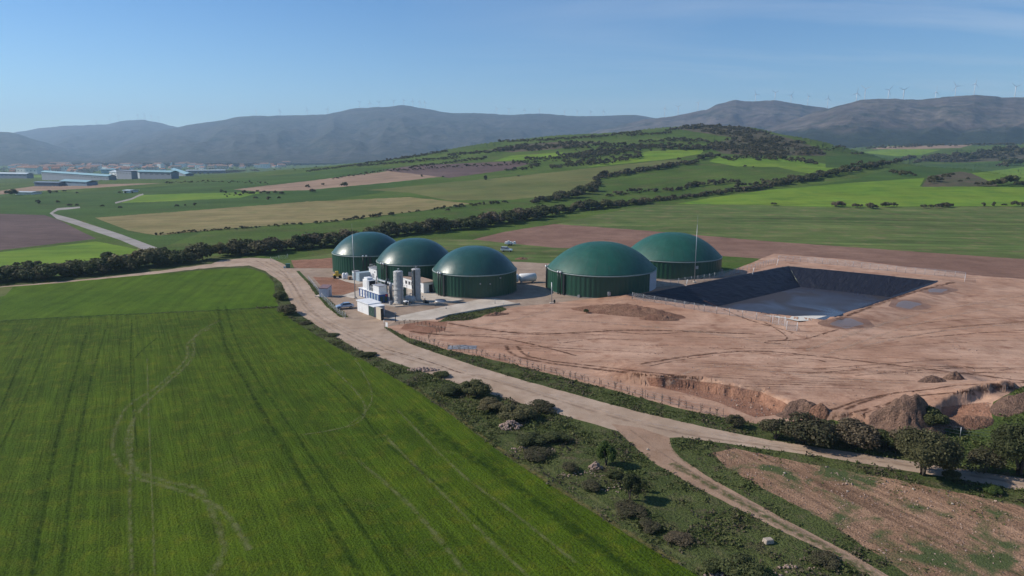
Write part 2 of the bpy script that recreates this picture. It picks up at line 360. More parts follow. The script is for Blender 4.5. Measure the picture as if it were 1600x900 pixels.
reg('scrub_bank', 'redsoil', [(455,407),(520,403),(520,419),(460,419)], 1.)
# broad grassy verge under the roads
reg('verge', 'verge', [(-500,452),(0,445),(110,434),(330,404),(400,402),(425,412),(470,460),(520,496),(600,512),(640,520),(700,546),(780,562),(960,610),(1060,638),(1180,660),(1300,662),(1440,672),(1540,668),(1700,660),(2100,640),(2100,900),(2100,1500),(1500,1500),(900,820),(400,480),(0,470),(-500,480)], 1.)
reg('grass_slope', 'lush', [(1430,690),(1452,668),(1500,668),(1540,664),(1548,640),(1600,606),(1700,600),(2100,600),(2100,770),(1700,752),(1600,742),(1480,728)], 1.2)
reg('earthworks', 'earth', [(604,512),(700,492),(860,471),(960,455),(1130,428),(1210,396),(1340,407),(1520,430),(1600,436),(2100,460),(2100,560),(1290,530),(1000,560)], .5)
reg('earthworks', 'earth', [(604,510),(640,499),(700,497),(790,480),(860,474),(945,466),(985,462),(1130,437),(1215,405),(1330,415),(1510,437),(1600,440),(2100,466),(2100,594),(1700,592),(1600,602),(1552,628),(1545,660),(1490,668),(1445,672),(1330,664),(1300,656),(1180,662),(1060,638),(960,610),(780,564),(700,547),(640,528)], 1.)
reg('red_bank', 'redsoil', [(1010,590),(1060,592),(1131,601),(1187,612),(1225,628),(1250,645),(1180,652),(1120,628),(1060,612),(1015,602)], 1.)
reg('red_bank', 'redsoil', [(1470,636),(1545,628),(1552,655),(1540,666),(1475,668)], 1.)
reg('red_bank', 'redsoil', [(640,500),(700,503),(695,516),(660,523),(625,514)], 1.2)
M['wet'] = gmat('wet_soil', (.26,.155,.105), (.23,.13,.088), None, big=4, mid=1, fine=.3, finec=.15, bump=.04, rough=.6)
def blob(cx, cy, rx, ry, sd):
    q = random.Random(sd); ph = [q.uniform(0, 6.28) for _ in range(4)]
    return [(cx+rx*math.cos(t)*(1+.16*math.sin(2*t+ph[0])+.10*math.sin(3*t+ph[1])+.06*math.sin(5*t+ph[2])), cy+ry*math.sin(t)*(1+.16*math.sin(2*t+ph[3])+.08*math.sin(4*t+ph[0]))) for t in np.linspace(0, 6.283, 28)[:-1]]
for cx, cy, rx, ry, sd in ((1325,505,38,11,1), (1420,476,32,9,2), (1466,454,26,6,3)):
    reg('wet_soil', 'wet', blob(cx, cy, rx, ry, sd), .5); reg('puddle', 'puddle', blob(cx-2, cy, rx*.58, ry*.6, sd+7), .4)
reg('gravel_yard', 'yard', [(436,419),(470,419),(520,419),(600,405),(700,400),(780,408),(870,412),(960,418),(1130,420),(1132,436),(960,462),(860,474),(800,480),(700,496),(600,511),(560,502),(540,498),(505,474),(490,455),(470,438)], .6)
reg('bare_soil', 'redsoil', [(488,432),(520,434),(556,444),(556,455),(538,460),(505,462),(500,446)], 1.)
reg('grass_strip', 'lush', [(457,424),(468,423),(480,436),(500,455),(520,474),(545,496),(530,495),(512,480),(494,462),(478,442)], .6)
reg('concrete_pad', 'concrete', [(534,462),(553,456),(600,440),(690,436),(722,468),(698,473),(618,480),(600,477)], .1)
reg('concrete_pad', 'concrete', [(520,432),(560,428),(590,436),(560,444),(540,440)], .1)
reg('rough_patch', 'verge', [(700,494),(785,479),(792,484),(735,500),(685,503)], .6)
reg('concrete_ramp', 'concrete', [(606,497),(685,481),(752,467),(775,466),(812,475),(787,478),(702,492.5),(680,499),(620,501)], .05)
stroke('grey_road', 'greyroad', [(262,398,11),(235,389,11),(190,371,9),(150,358,8.5),(115,346,8),(90,339,7),(80,333,5),(90,327,3.5),(125,324,2.4)])
stroke('grey_road', 'greyroad', [(180,317,2.2),(205,311,2.4),(218,305,2.6),(224,303.5,2)], .1)
reg('dirt_road', 'road', [(330,418),(250,427),(150,438),(60,446),(-300,474),(-300,471),(60,443),(150,434.5),(250,423),(330,412),(345,406),(390,403),(425,404),(442,412),(462,423),(480,441),(494,461),(510,479),(530,495),(560,501),(606,498),(620,501),(600,512),(640,537),(680,551),(740,571),(820,595),(900,617),(1000,644),(1100,667),(1200,687),(1300,702),(1400,717),(1500,733),(1600,747),(2100,830),(2100,866),(1600,767),(1500,749),(1400,733),(1280,713),(1150,695),(1062,683),(1046,684),(1050,700),(960,672),(880,649),(800,626),(720,601),(640,574),(560,547),(500,512),(462,487),(451,467),(440,442),(414,423),(388,415)], .8)
reg('dirt_track', 'path', [(955,662),(1000,668),(1046,684),(1048,697),(1063,715),(1102,742),(1162,776),(1240,819),(1330,865),(1420,918),(1600,1030),(1560,1050),(1480,970),(1385,917),(1300,866),(1220,829),(1150,793),(1080,757),(1020,722),(985,692)], .8)
reg('stubble_field', 'stubble', [(1112,708),(1145,700),(1250,722),(1400,749),(1470,764),(1600,789),(2100,880),(2100,1500),(1700,1100),(1440,912),(1350,853),(1280,808),(1200,767),(1135,730)], 1.6)
reg('crop_field', 'crop2', [(-600,486),(-300,468),(0,449),(70,444),(200,432),(330,421),(385,418),(414,427),(428,442),(431,470),(436,479),(250,488),(0,500),(-600,540)], .5)
reg('crop_field', 'crop', [(-600,541),(0,501.5),(250,489.5),(436,481),(452,498),(480,515),(520,540),(580,570),(640,604),(700,645),(760,690),(800,720),(860,757),(930,803),(1000,848),(1100,905),(1300,1020),(1500,1150),(1500,1500),(-1200,1500)], 1.3)
reg('olive_field', 'olive', [(-60,462),(0,449),(20,449),(8,462),(-60,475)], .3)

def densify(pts, closed=True):
    out = []; n = len(pts)
    for i in range(n if closed else n-1):
        a = pts[i]; b = pts[(i+1) % n]; ln = math.hypot(b[0]-a[0], b[1]-a[1]); yy = min(a[1], b[1])
        st = 5 if yy < 330 else 9; k = max(1, int(ln/st))
        if max(abs(a[0]), abs(b[0])) > 1900 or max(a[1], b[1]) > 1100: k = max(1, int(ln/40))
        for q in range(k): out.append((a[0]+(b[0]-a[0])*q/k, a[1]+(b[1]-a[1])*q/k))
    if not closed: out.append(pts[-1])
    return out
UV = lambda xy: np.stack([xy[:, 0]/xy[:, 1], 30./xy[:, 1]], 1)
verts = []; edges = []; polys_uv = []
jr = np.random.RandomState(5)
for name, mat, pts, j in REG:
    d = np.array(densify(pts)); d = d+jr.randn(*d.shape)*j*.5*np.array([1, .5])*(np.array([1,1]) if True else 1)
    w = PP(d[:, 0], d[:, 1]); q = UV(w); polys_uv.append(q); b = len(verts); verts += [tuple(r) for r in q]; n = len(q)
    edges += [(b+i, b+(i+1) % n) for i in range(n)]
lq = UV(np.array(LAG)); ld_ = []
for i in range(4):
    for k in range(24): ld_.append(lq[i]*(1-k/24)+lq[(i+1) % 4]*k/24)
LAGUV = np.array(ld_); b = len(verts); verts += [tuple(r) for r in LAGUV]; edges += [(b+i, b+(i+1) % 96) for i in range(96)]
# grid points, denser where the land rolls
def rowsv():
    v = 30./12000
    while v < 30./21:
        y = 30./v; yield v
        v += (30*1.5e-5 if 650 < y < 3400 else 30*4e-5 if y >= 3400 else 30*6e-5 if y > 420 else 30*1.3e-4 if y > 90 else 30*6e-4)
rs = list(rowsv()); 
for k, v in enumerate(rs):
    y = 30./v; du = .0065 if 420 < y < 3400 else .011 if y < 420 and y > 90 else .02
    us = np.arange(-1.7, 1.7, du)+du*.5*(k % 2)
    vj = np.full(len(us), v)
    for a, c in zip(us+jr.uniform(-.2, .2, len(us))*du, vj): verts.append((a, c))
# extra points on the bank, the mound and the rim
g = jr.rand(26000, 2); gx = 20+g[:, 0]*75; gy = 88+g[:, 1]*50; db = seg_dist(gx, gy, BANK); k = (db < 4.5)
bx = np.stack([gx[k], gy[k]], 1)
g = jr.rand(2500, 2); m2 = np.stack([_gm[0]-22+g[:, 0]*44, _gm[1]-14+g[:, 1]*28], 1)
g = jr.rand(9000, 2); lx = 25+g[:, 0]*130; ly = 155+g[:, 1]*115; dl = seg_dist(lx, ly, LAG); k = dl < 14
for q in UV(np.concatenate([bx, m2, np.stack([lx[k], ly[k]], 1)])): verts.append(tuple(q))
res = delaunay_2d_cdt([Vector(q) for q in verts], edges, [], 0, 1e-9)
V2 = np.array([(p.x, p.y) for p in res[0]]); FT = np.array([f for f in res[2] if len(f) == 3], np.int32)
Y = 30./V2[:, 1]; X = V2[:, 0]*Y; Z = hgt(X, Y)
C2 = V2[FT].mean(axis=1)
lab = np.zeros(len(FT), int)
for i, q in enumerate(polys_uv):
    lo = q.min(0); hi = q.max(0); k = np.nonzero((C2[:, 0] > lo[0]) & (C2[:, 0] < hi[0]) & (C2[:, 1] > lo[1]) & (C2[:, 1] < hi[1]))[0]
    if len(k): k2 = k[inside(C2[k, 0], C2[k, 1], q)]; lab[k2] = i+1
lab[inside(C2[:, 0], C2[:, 1], LAGUV)] = -1
VX = np.stack([X, Y, Z], 1)
e = .25; NRM = np.stack([-(hgt(X+e, Y)-hgt(X-e, Y))/(2*e), -(hgt(X, Y+e)-hgt(X, Y-e))/(2*e), np.ones(len(X))], 1); NRM /= np.linalg.norm(NRM, axis=1)[:, None]
a, b_, c_ = VX[FT[:, 0]], VX[FT[:, 1]], VX[FT[:, 2]]
fl = np.cross(b_-a, c_-a)[:, 2] < 0; FT[fl] = FT[fl][:, ::-1]
def ground_piece(name, sel, mat):
    f = FT[sel]
    if not len(f): print('EMPTY region', name); return
    ids, inv = np.unique(f, return_inverse=True)
    o = mesh_np(name, VX[ids], inv.reshape(f.shape), mat, smooth=True, normals=NRM[ids]); tag(o, kind='structure'); return o
ground_piece('ground', lab == 0, M['meadow'])
merged = {}
for i, (name, mat, pts, j) in enumerate(REG): ground_piece(name, lab == i+1, M[mat])
from mathutils.bvhtree import BVHTree
GB = BVHTree.FromPolygons([tuple(v) for v in VX.tolist()], FT.tolist())
def on_mesh(x, y):
    h = GB.ray_cast(Vector((x, y, 900)), Vector((0, 0, -1)))[0]
    return h.z if h is not None else G(x, y)
mesh_np('ground', [(-4000,-1500,-.6),(4000,-1500,-.6),(4000,30,-.6),(-4000,30,-.6)], [(0,1,2,3)], M['meadow'])['kind'] = 'structure'
print('ground tris', len(FT))

# ------------------------------------------------------------------ mountains: ridges with real depth
def mtn_mat(name, a, b, c, wood=None):
    m, nt, bs = newmat(name, .95, .05); g = N(nt, 'ShaderNodeNewGeometry'); p = g.outputs['Position']
    col = mixc(nt, mrange(nt, noise(nt, p, 1/380., 6., .65), .40, .60), a, b)
    col = mixc(nt, mrange(nt, noise(nt, p, 1/170., 6., .65, .3), .50, .64), col, c)
    sp = N(nt, 'ShaderNodeSeparateXYZ'); L(nt, p, sp.inputs[0])
    if wood:
        zz = mth(nt, 'ADD', sp.outputs[2], mth(nt, 'MULTIPLY', noise(nt, p, 1/260., 4.), -160.))
        col = mixc(nt, mrange(nt, zz, wood[0]-90, wood[0]-60, 1, 0), col, wood[1])
    col = scalec(nt, col, mrange(nt, noise(nt, p, 1/75., 6., .75), .34, .66, .5, 1.5))
    L(nt, col, bs.inputs['Base Color'])
    bp = N(nt, 'ShaderNodeBump'); bp.inputs['Distance'].default_value = 22.; L(nt, noise(nt, p, 1/90., 6., .62), bp.inputs['Height']); L(nt, bp.outputs[0], bs.inputs['Normal'])
    return m
MR = mtn_mat('heath_mountain', (.082,.062,.055), (.125,.10,.082), (.036,.040,.030), (135., (.022,.028,.018)))
MC = mtn_mat('wooded_mountain', (.045,.043,.038), (.068,.060,.052), (.022,.030,.021))
def ridge(name, sil, D, foot, Dfoot, mat, back=1500., seed=1, nu=240, nv=64, spur=1.):
    xs = np.array([s[0] for s in sil], float); ys = np.array([s[1] for s in sil], float)
    px = np.linspace(xs[0], xs[-1], nu); py = np.interp(px, xs, ys)
    k = np.hanning(7); k /= k.sum(); py = np.convolve(np.pad(py, 3, 'edge'), k, 'valid')
    py = py+fbm(px/14., px*0+seed, 4)*2.2
    a, b, c = ray(px, py); u = a/b; Dv = np.interp(px, xs, np.array([s[2] if len(s) > 2 else D for s in sil], float))
    ze = np.maximum(43+c/b*Dv, foot+6); vs = []
    T = np.concatenate([np.linspace(0, 1, nv), 1+np.linspace(0, 1, 12)[1:]])
    for t in T:
        if t <= 1:
            y = Dfoot+(Dv-Dfoot)*t; prof = t**1.25*(1-.0)
            z = foot+(ze-foot)*prof
            rg = 1-2*np.abs(fbm(u*Dv/520.+seed*3.1, y/1500.+seed, 4)); amp = (ze-foot)*.26*spur*np.sin(np.pi*np.clip(t, 0, 1))**1.0
            z = z+(rg-.78)*amp+fbm(u*Dv/120., y/160.+seed, 3)*24*np.sin(np.pi*t)
        else:
            y = Dv+(t-1)*back; z = foot+(ze-foot)*(1-(t-1)**1.4)
        vs.append(np.stack([u*y, y, z], 1))
    n = len(T); vs = np.concatenate(vs); i = np.arange(nu-1)
    f = np.concatenate([np.stack([j*nu+i, j*nu+i+1, (j+1)*nu+i+1, (j+1)*nu+i], 1) for j in range(n-1)])
    o = mesh_np(name, vs, f, mat, smooth=True); o['kind'] = 'structure'
    return lambda q: (np.interp(q, px, u), np.interp(q, px, Dv), np.interp(q, px, ze))
RA = ridge('mountain', [(-500,215),(-100,212),(20,208),(60,200),(110,196),(165,195),(190,189),(215,187),(240,189),(262,195),(300,205),(380,225),(460,245)], 9500, -40, 4600, MC, seed=1)
RB = ridge('mountain', [(60,262),(130,245),(200,215),(250,204),(290,196),(345,188),(375,182),(440,180),(510,179),(555,169),(600,167),(628,164),(665,170),(700,176),(750,177),(800,180),(840,177),(900,182),(950,181),(985,179),(1020,184),(1100,192),(1250,205),(1500,215)], 7400, -20, 3700, MC, seed=2, nu=420)
RE = ridge('mountain', [(-500,196),(-120,200),(-40,203),(20,207),(60,220),(110,234),(140,240),(170,243)], 6200, -40, 4000, MC, seed=5)
RC = ridge('mountain', [(900,212),(960,198),(1005,187),(1060,180),(1105,171),(1120,163),(1148,156),(1175,159),(1210,156),(1240,162),(1285,168),(1330,176),(1420,190),(1500,200)], 5600, 20, 3600, MR, seed=3, nu=300)
RD = ridge('mountain', [(1130,222),(1180,208),(1225,192),(1270,177),(1310,165),(1345,156),(1385,154),(1440,156),(1480,151),(1525,148),(1570,152),(1600,152),(1700,156),(1900,150),(2200,160)], 4500, 45, 2700, MR, seed=4, nu=420)

# ------------------------------------------------------------------ haze: one closed box of even air
hm = bpy.data.materials.new('haze'); hm.use_nodes = True; hn = hm.node_tree; hn.nodes.clear()
hv = N(hn, 'ShaderNodeVolumePrincipled'); hv.inputs['Color'].default_value = (.54,.76,1,1); hv.inputs['Density'].default_value = 8.8e-5; hv.inputs['Anisotropy'].default_value = .2
ho = N(hn, 'ShaderNodeOutputMaterial'); L(hn, hv.outputs[0], ho.inputs['Volume'])
hz = MB().box((0,5600,340), (43000,14600,800)).build('haze', hm); hz['kind'] = 'stuff'

# ------------------------------------------------------------------ pond with black liner
def linermat():
    m, nt, b = newmat('black_pond_liner', .5, .28); t = N(nt, 'ShaderNodeNewGeometry'); p = t.outputs['Position']
    b.inputs['Base Color'].default_value = (.010,.012,.022,1)
    q = rotmap(nt, p, R(35), .25, .9); bp = N(nt, 'ShaderNodeBump'); bp.inputs['Distance'].default_value = .5
    h = mth(nt, 'ADD', noise(nt, q, 1., 5., .6, .8), mth(nt, 'MULTIPLY', noise(nt, p, 1.6, 4., .7), .3)); L(nt, h, bp.inputs['Height']); L(nt, bp.outputs[0], b.inputs['Normal'])
    return m
LIN = linermat()
def floormat():
    m, nt, b = newmat('pond_bottom_liquid', .3, .5); t = N(nt, 'ShaderNodeNewGeometry'); p = t.outputs['Position']
    n = noise(nt, p, 1/22., 3., .5, .8)
    L(nt, mixc(nt, mrange(nt, n, .40, .58), (.036,.029,.027), (.045,.050,.070)), b.inputs['Base Color'])
    L(nt, mrange(nt, n, .4, .58, .55, .22), b.inputs['Roughness'])
    bp = N(nt, 'ShaderNodeBump'); bp.inputs['Distance'].default_value = .03; L(nt, noise(nt, p, .7, 4.), bp.inputs['Height']); L(nt, bp.outputs[0], b.inputs['Normal'])
    return m
def inset(poly, d):
    n = len(poly); out = []
    cx = sum(p[0] for p in poly)/n; cy = sum(p[1] for p in poly)/n
    ls = []
    for i in range(n):
        a = Vector(poly[i]); b = Vector(poly[(i+1) % n]); t = (b-a).normalized(); nn = Vector((-t.y, t.x))
        if nn.dot(Vector((cx, cy))-a) < 0: nn = -nn
        ls.append((a+nn*d, t))
    for i in range(n):
        p, t = ls[i-1]; q, s = ls[i]; den = t.x*s.y-t.y*s.x; k = ((q.x-p.x)*s.y-(q.y-p.y)*s.x)/den; out.append(tuple(p+t*k))
    return out
lag = empty('lined_pond', (0,0,0), 0, 'big open pond with black plastic lined slopes and shallow grey liquid, beside two green tanks', 'pond')
FLZ = -4.6; fl = inset(LAG, 9.5); lip = inset(LAG, -.9)
def quadgrid(mb, a, b, c, d, nu, nv, wob=0):
    vs = []
    for j in range(nv+1):
        for i in range(nu+1):
            s, t = i/nu, j/nv; p = (Vector(a)*(1-s)+Vector(b)*s)*(1-t)+(Vector(d)*(1-s)+Vector(c)*s)*t
            if 0 < t < 1: p = p+Vector((rnd.gauss(0, wob), rnd.gauss(0, wob), rnd.gauss(0, wob)))
            vs.append(p)
    mb.add(vs, [(j*(nu+1)+i, j*(nu+1)+i+1, (j+1)*(nu+1)+i+1, (j+1)*(nu+1)+i) for j in range(nv) for i in range(nu)], True)
for i in range(4):
    a, b = LAG[i], LAG[(i+1) % 4]; c, d = fl[(i+1) % 4], fl[i]; mb = MB()
    quadgrid(mb, (*a, 1.02), (*b, 1.02), (*c, FLZ), (*d, FLZ), 60, 8, .09)
    e, f = lip[i], lip[(i+1) % 4]; quadgrid(mb, (*e, 1.03), (*f, 1.03), (*b, 1.06), (*a, 1.06), 60, 1)
    mb.build('liner_slope', LIN, lag)
mb = MB(); mb.add([(*p, FLZ+.12) for p in inset(LAG, 9.3)], [(3,2,1,0)]); mb.build('liquid_surface', floormat(), lag)
GEO = pmat('white_geotextile', (.62,.58,.5), .9, var=.1)
Dd = Vector(LAG[3]); Aa = Vector(LAG[0]); Cc = Vector(LAG[2]); t1 = (Aa-Dd).normalized(); t2 = (Cc-Dd).normalized(); nin = (Vector(fl[3])-Dd)
gv = []; 
for s_, q_ in ((14, .0), (1, -.06), (0, .0), (8, .02)): pass
mb = MB(); gq = PP([1193,1230,1246,1266,1292,1270,1225], [493.5,499,503.5,500.5,494,494,493])
mb.add([(q[0], q[1], 1.16) for q in gq], [tuple(range(7))]); tag(mb.build('geotextile_sheet', GEO), 'white geotextile sheet spread over the front corner of the black pond', 'sheet')

# ------------------------------------------------------------------ wheel ruts and lines pressed into soil and crop, plus painted ditch shade
def rutmat(name, col, strength, fine=2.):
    m, nt, b = newmat(name, .95, .05); b.inputs['Base Color'].default_value = c4(col)
    at = N(nt, 'ShaderNodeAttribute', attribute_name='edge'); g = N(nt, 'ShaderNodeNewGeometry')
    n = mrange(nt, noise(nt, g.outputs['Position'], fine, 4., .65), .36, .60)
    e = mrange(nt, at.outputs['Fac'], 0, 1, 1, 0); e = mth(nt, 'MULTIPLY', mth(nt, 'POWER', e, .7), n)
    e = mth(nt, 'MULTIPLY', e, strength)
    tr = N(nt, 'ShaderNodeBsdfTransparent'); ms = N(nt, 'ShaderNodeMixShader'); L(nt, e, ms.inputs[0]); L(nt, tr.outputs[0], ms.inputs[1]); L(nt, b.outputs[0], ms.inputs[2])
    L(nt, ms.outputs[0], nt.nodes['Material Output'].inputs[0]); return m
def spline(pts, n=8):
    P_ = [Vector(p) for p in pts]; out = []
    for i in range(len(P_)-1):
        a = P_[max(i-1, 0)]; b = P_[i]; c = P_[i+1]; d = P_[min(i+2, len(P_)-1)]
        for k in range(n):
            t = k/n; out.append(.5*((2*b)+(c-a)*t+(2*a-5*b+4*c-d)*t*t+(3*b-a-3*c+d)*t**3))
    out.append(P_[-1]); return out
def ribbons(name, mat, lines, lift=.03, kind='structure'):
    vs = []; fs = []; ed = []
    for pts, w in lines:
        sp = spline(pts, 10); q = PP([p.x for p in sp], [p.y for p in sp])[:, :2]; n = len(q)
        t = np.gradient(q, axis=0); t /= np.linalg.norm(t, axis=1)[:, None]+1e-9; nn = np.stack([-t[:, 1], t[:, 0]], 1); b = len(vs)
        ww = w*(1+np.array([rnd.uniform(-.3, .3) for _ in range(n)]))
        for k in (-1, 0, 1):
            p = q+nn*(ww*.5*k)[:, None]; z = np.array([on_mesh(*a) for a in p])+lift+.02
            vs += [(*a, c) for a, c in zip(p, z)]; ed += [abs(k)]*n
        for k in range(2): fs += [(b+k*n+i, b+k*n+i+1, b+(k+1)*n+i+1, b+(k+1)*n+i) for i in range(n-1)]
    o = mesh_np(name, vs, fs, mat); at = o.data.attributes.new('edge', 'FLOAT', 'POINT'); at.data.foreach_set('value', np.array(ed, np.float32)); o['kind'] = kind; return o
darkc = rutmat('crop_rut_dark', (.020,.045,.008), .58, .9); palec = rutmat('crop_rut_pale', (.20,.21,.08), .58, .7)
ribbons('wheel_track', darkc, [([(340,480),(352,540),(385,600),(425,670),(470,745),(520,830),(570,910)], 1.1), ([(352,478),(370,535),(400,590),(445,655),(500,735),(560,820),(625,915)], .8),
  ([(206,500),(204,560),(206,620),(214,700)], .4), ([(55,520),(30,570),(0,640),(-20,690)], .5), ([(78,515),(60,570),(30,640),(0,700)], .5),
  ([(135,520),(110,610),(88,690),(70,780),(50,900)], .9), ([(165,515),(140,600),(122,690),(108,780),(95,900)], .7), ([(246,528),(225,545),(206,565)], .6),
  ([(500,585),(560,640),(600,690),(700,770),(800,860)], .6), ([(0,502),(100,496),(250,489),(360,484),(436,479)], 2.4), ([(30,521),(18,537)], .5),
  ([(640,640),(700,690),(780,740),(860,800),(960,870),(1010,905)], 2.6)])
ribbons('wheel_track', palec, [([(345,500),(305,525),(300,560),(260,600),(220,640),(200,680),(210,730),(250,750),(310,765),(330,800),(350,860),(320,910)], 1.1),
  ([(330,512),(295,535),(290,562),(245,605),(200,635),(178,680),(180,715),(210,745),(290,770),(350,800),(390,860)], 1.0),
  ([(210,640),(206,700),(203,760),(204,840),(208,910)], .6), ([(230,560),(232,640),(236,740),(242,900)], .35),
  ([(500,560),(545,600),(570,635),(560,660),(520,672),(470,680)], .6), ([(555,560),(580,610),(574,640),(540,668)], .5),
  ([(600,680),(680,760),(760,840),(830,905)], .7), ([(560,720),(640,790),(700,860),(740,915)], .8), ([(620,640),(720,740),(800,800),(900,880)], .6),
  ([(680,600),(760,665),(860,735),(960,800),(1050,860),(1120,900)], .9)])
darkd = rutmat('rut_and_ditch_shade', (.11,.055,.035), 1., .7); streak = []
for k in range(26):
    x0 = rnd.uniform(980, 1300); y0 = 552+k*2.0+rnd.uniform(-1, 1); w_ = rnd.uniform(90, 330); sl = rnd.uniform(.0, .07)
    streak.append(([(x0, y0), (x0+w_*.5, y0+w_*.5*sl+rnd.uniform(-.8, .8)), (x0+w_, y0+w_*sl)], rnd.uniform(.25, .6)))
for k in range(22):
    x0 = rnd.uniform(680, 1250); y0 = rnd.uniform(505, 560); w_ = rnd.uniform(60, 260); sl = rnd.uniform(-.03, .10)
    if y0 > 520+(x0-680)*.06+20: continue
    streak.append(([(x0, y0), (x0+w_*.5, y0+w_*.5*sl+rnd.uniform(-2, 2)), (x0+w_, y0+w_*sl)], rnd.uniform(.3, .9)))
for k in range(16):
    x0 = rnd.uniform(1250, 1500); y0 = rnd.uniform(500, 590); w_ = rnd.uniform(80, 300)
    streak.append(([(x0, y0), (x0+w_*.5, y0-w_*.04), (x0+w_, y0-w_*rnd.uniform(.02, .14))], rnd.uniform(.4, 1.)))
ribbons('wheel_track', rutmat('rut_faint', (.20,.11,.07), .6, .8), streak)
paled = rutmat('rut_pale', (.50,.36,.26), .55, .9)
ribbons('wheel_track', darkd, [([(790,540),(800,553),(832,563),(900,573),(960,580),(1010,585),(1060,591)], 1.1), ([(808,541),(822,555),(860,564),(910,570),(960,576),(1050,586),(1094,591)], 1.0),
  ([(1000,569),(1060,559),(1130,551),(1190,549),(1270,556),(1340,564),(1400,571),(1500,583),(1620,598)], 1.3), ([(1015,572),(1060,563),(1110,557)], .5),
  ([(1285,646),(1340,627),(1400,614),(1450,609),(1500,602),(1620,597)], .8), ([(1300,651),(1345,642),(1390,630),(1425,620),(1520,611),(1620,603)], .8), ([(1320,640),(1350,628),(1385,618)], .9), ([(1345,648),(1400,628)], .7),
  ([(880,536),(930,530),(990,531)], .4), ([(1188,500),(1230,528),(1195,535),(1220,537)], .5), ([(1310,515),(1285,522),(1255,530),(1200,533)], .7),
  ([(1490,441),(1440,453),(1380,472),(1310,499)], 1.7), ([(1240,560),(1275,562),(1290,566)], .7), ([(940,515),(1000,522),(1060,520)], .7), ([(700,505),(760,515),(830,522),(900,520),(1000,516),(1180,522)], 1.3),  # first line here paints the dark shade of a ditch beside the pond
  ([(640,518),(700,524),(780,528),(860,545),(900,556)], 1.0), ([(600,545),(660,562),(720,583)], .5), ([(1100,470),(1170,500),(1240,520)], .7)])
ribbons('wheel_track', paled, [([(1260,548),(1350,515),(1450,488),(1600,462)], 1.6), ([(1290,555),(1380,522),(1480,495),(1620,470)], 1.4), ([(1150,575),(1300,590),(1420,600)], 1.5), ([(860,500),(950,505),(1100,520),(1250,545)], 2.),
  ([(1040,600),(1100,575),(1220,572)], 1.2), ([(650,508),(720,512),(800,500),(860,485)], 1.6), ([(1350,540),(1450,520),(1600,505)], 1.6)])
ribbons('wheel_track', rutmat('road_rut', (.27,.19,.135), .45, .5), [([(415,409),(445,428),(465,458),(480,482),(520,510),(590,545),(660,568),(760,592),(860,622),(960,652),(1080,680),(1200,697),(1400,725),(1600,757)], .9),
  ([(400,407),(450,436),(475,470),(510,502),(600,543)], .8), ([(985,672),(1040,712),(1120,760),(1200,800),(1280,845),(1370,892),(1400,912)], .5)])
ribbons('wheel_track', rutmat('road_pale', (.52,.41,.32), .5, .6), [([(425,408),(455,430),(472,456),(492,484),(540,512),(620,545),(700,572),(800,600),(900,629),(1000,658),(1100,676),(1250,700),(1400,720),(1600,750)], 1.1),
  ([(405,412),(445,440),(462,468),(490,497),(560,536),(680,568)], .9)])
ribbons('track_grass', rutmat('track_grass', (.075,.100,.030), .85, 1.4), [([(1050,724),(1092,749),(1152,782),(1216,818),(1282,852),(1342,886),(1402,922)], 1.5), ([(1050,690),(1062,712),(1085,730)], 1.2)], .05)
ribbons('margin_grass', rutmat('field_margin', (.040,.062,.022), .9, .5), [([(245,367),(380,356.5),(520,347),(640,332),(735,321)], 3.), ([(0,419),(80,413),(150,407)], 1.6)], .1)  # strips of darker green along two field edges
ribbons('field_margin', rutmat('field_edge_ochre', (.20,.165,.06), .75, 1.), [([(650,606),(700,641),(760,686),(800,715),(862,757),(930,800),(1000,845),(1060,880)], .9)], .06)

# ------------------------------------------------------------------ foliage
def leafmat(name, a, b, c=None, s=1.2, rough=.75):
    m, nt, bs = newmat(name, rough, .25); g = N(nt, 'ShaderNodeNewGeometry'); oi = N(nt, 'ShaderNodeObjectInfo')
    col = mixc(nt, mrange(nt, noise(nt, g.outputs['Position'], s, 3., .6), .35, .65), a, b)
    if c: col = mixc(nt, mrange(nt, oi.outputs['Random'], .55, .95), col, c)
    col = scalec(nt, col, mrange(nt, oi.outputs['Random'], 0, 1, .8, 1.25))
    col = scalec(nt, col, mrange(nt, g.outputs['Random Per Island'], 0, 1, .65, 1.4))
    L(nt, col, bs.inputs['Base Color']); tl = N(nt, 'ShaderNodeBsdfTranslucent'); L(nt, col, tl.inputs[0]); ms = N(nt, 'ShaderNodeMixShader'); ms.inputs[0].default_value = .3
    L(nt, bs.outputs[0], ms.inputs[1]); L(nt, tl.outputs[0], ms.inputs[2]); L(nt, ms.outputs[0], nt.nodes['Material Output'].inputs[0]); return m
LF = {'oak': leafmat('evergreen_oak_leaves', (.048,.060,.022), (.080,.088,.032), (.095,.080,.038)),
      'hedge': leafmat('hedge_leaves', (.055,.072,.024), (.105,.112,.038), (.14,.115,.055)),
      'brown': leafmat('budding_twigs', (.105,.088,.050), (.090,.090,.040), (.125,.095,.058)),
      'lime': leafmat('fresh_leaves', (.060,.095,.020), (.085,.120,.028)),
      'scrub': leafmat('scrub_leaves', (.050,.052,.026), (.095,.080,.042), None, .15),
      'weed': leafmat('weed_leaves', (.075,.098,.026), (.120,.130,.042), None, .35),
      'weedbrown': leafmat('dry_weeds', (.135,.105,.065), (.10,.088,.050), None, .4),
      'yellow': leafmat('yellow_flowers', (.36,.33,.03), (.26,.27,.04), None, 1.)}
BARK = pmat('bark', (.085,.065,.05), .9, var=.3, scale=4)
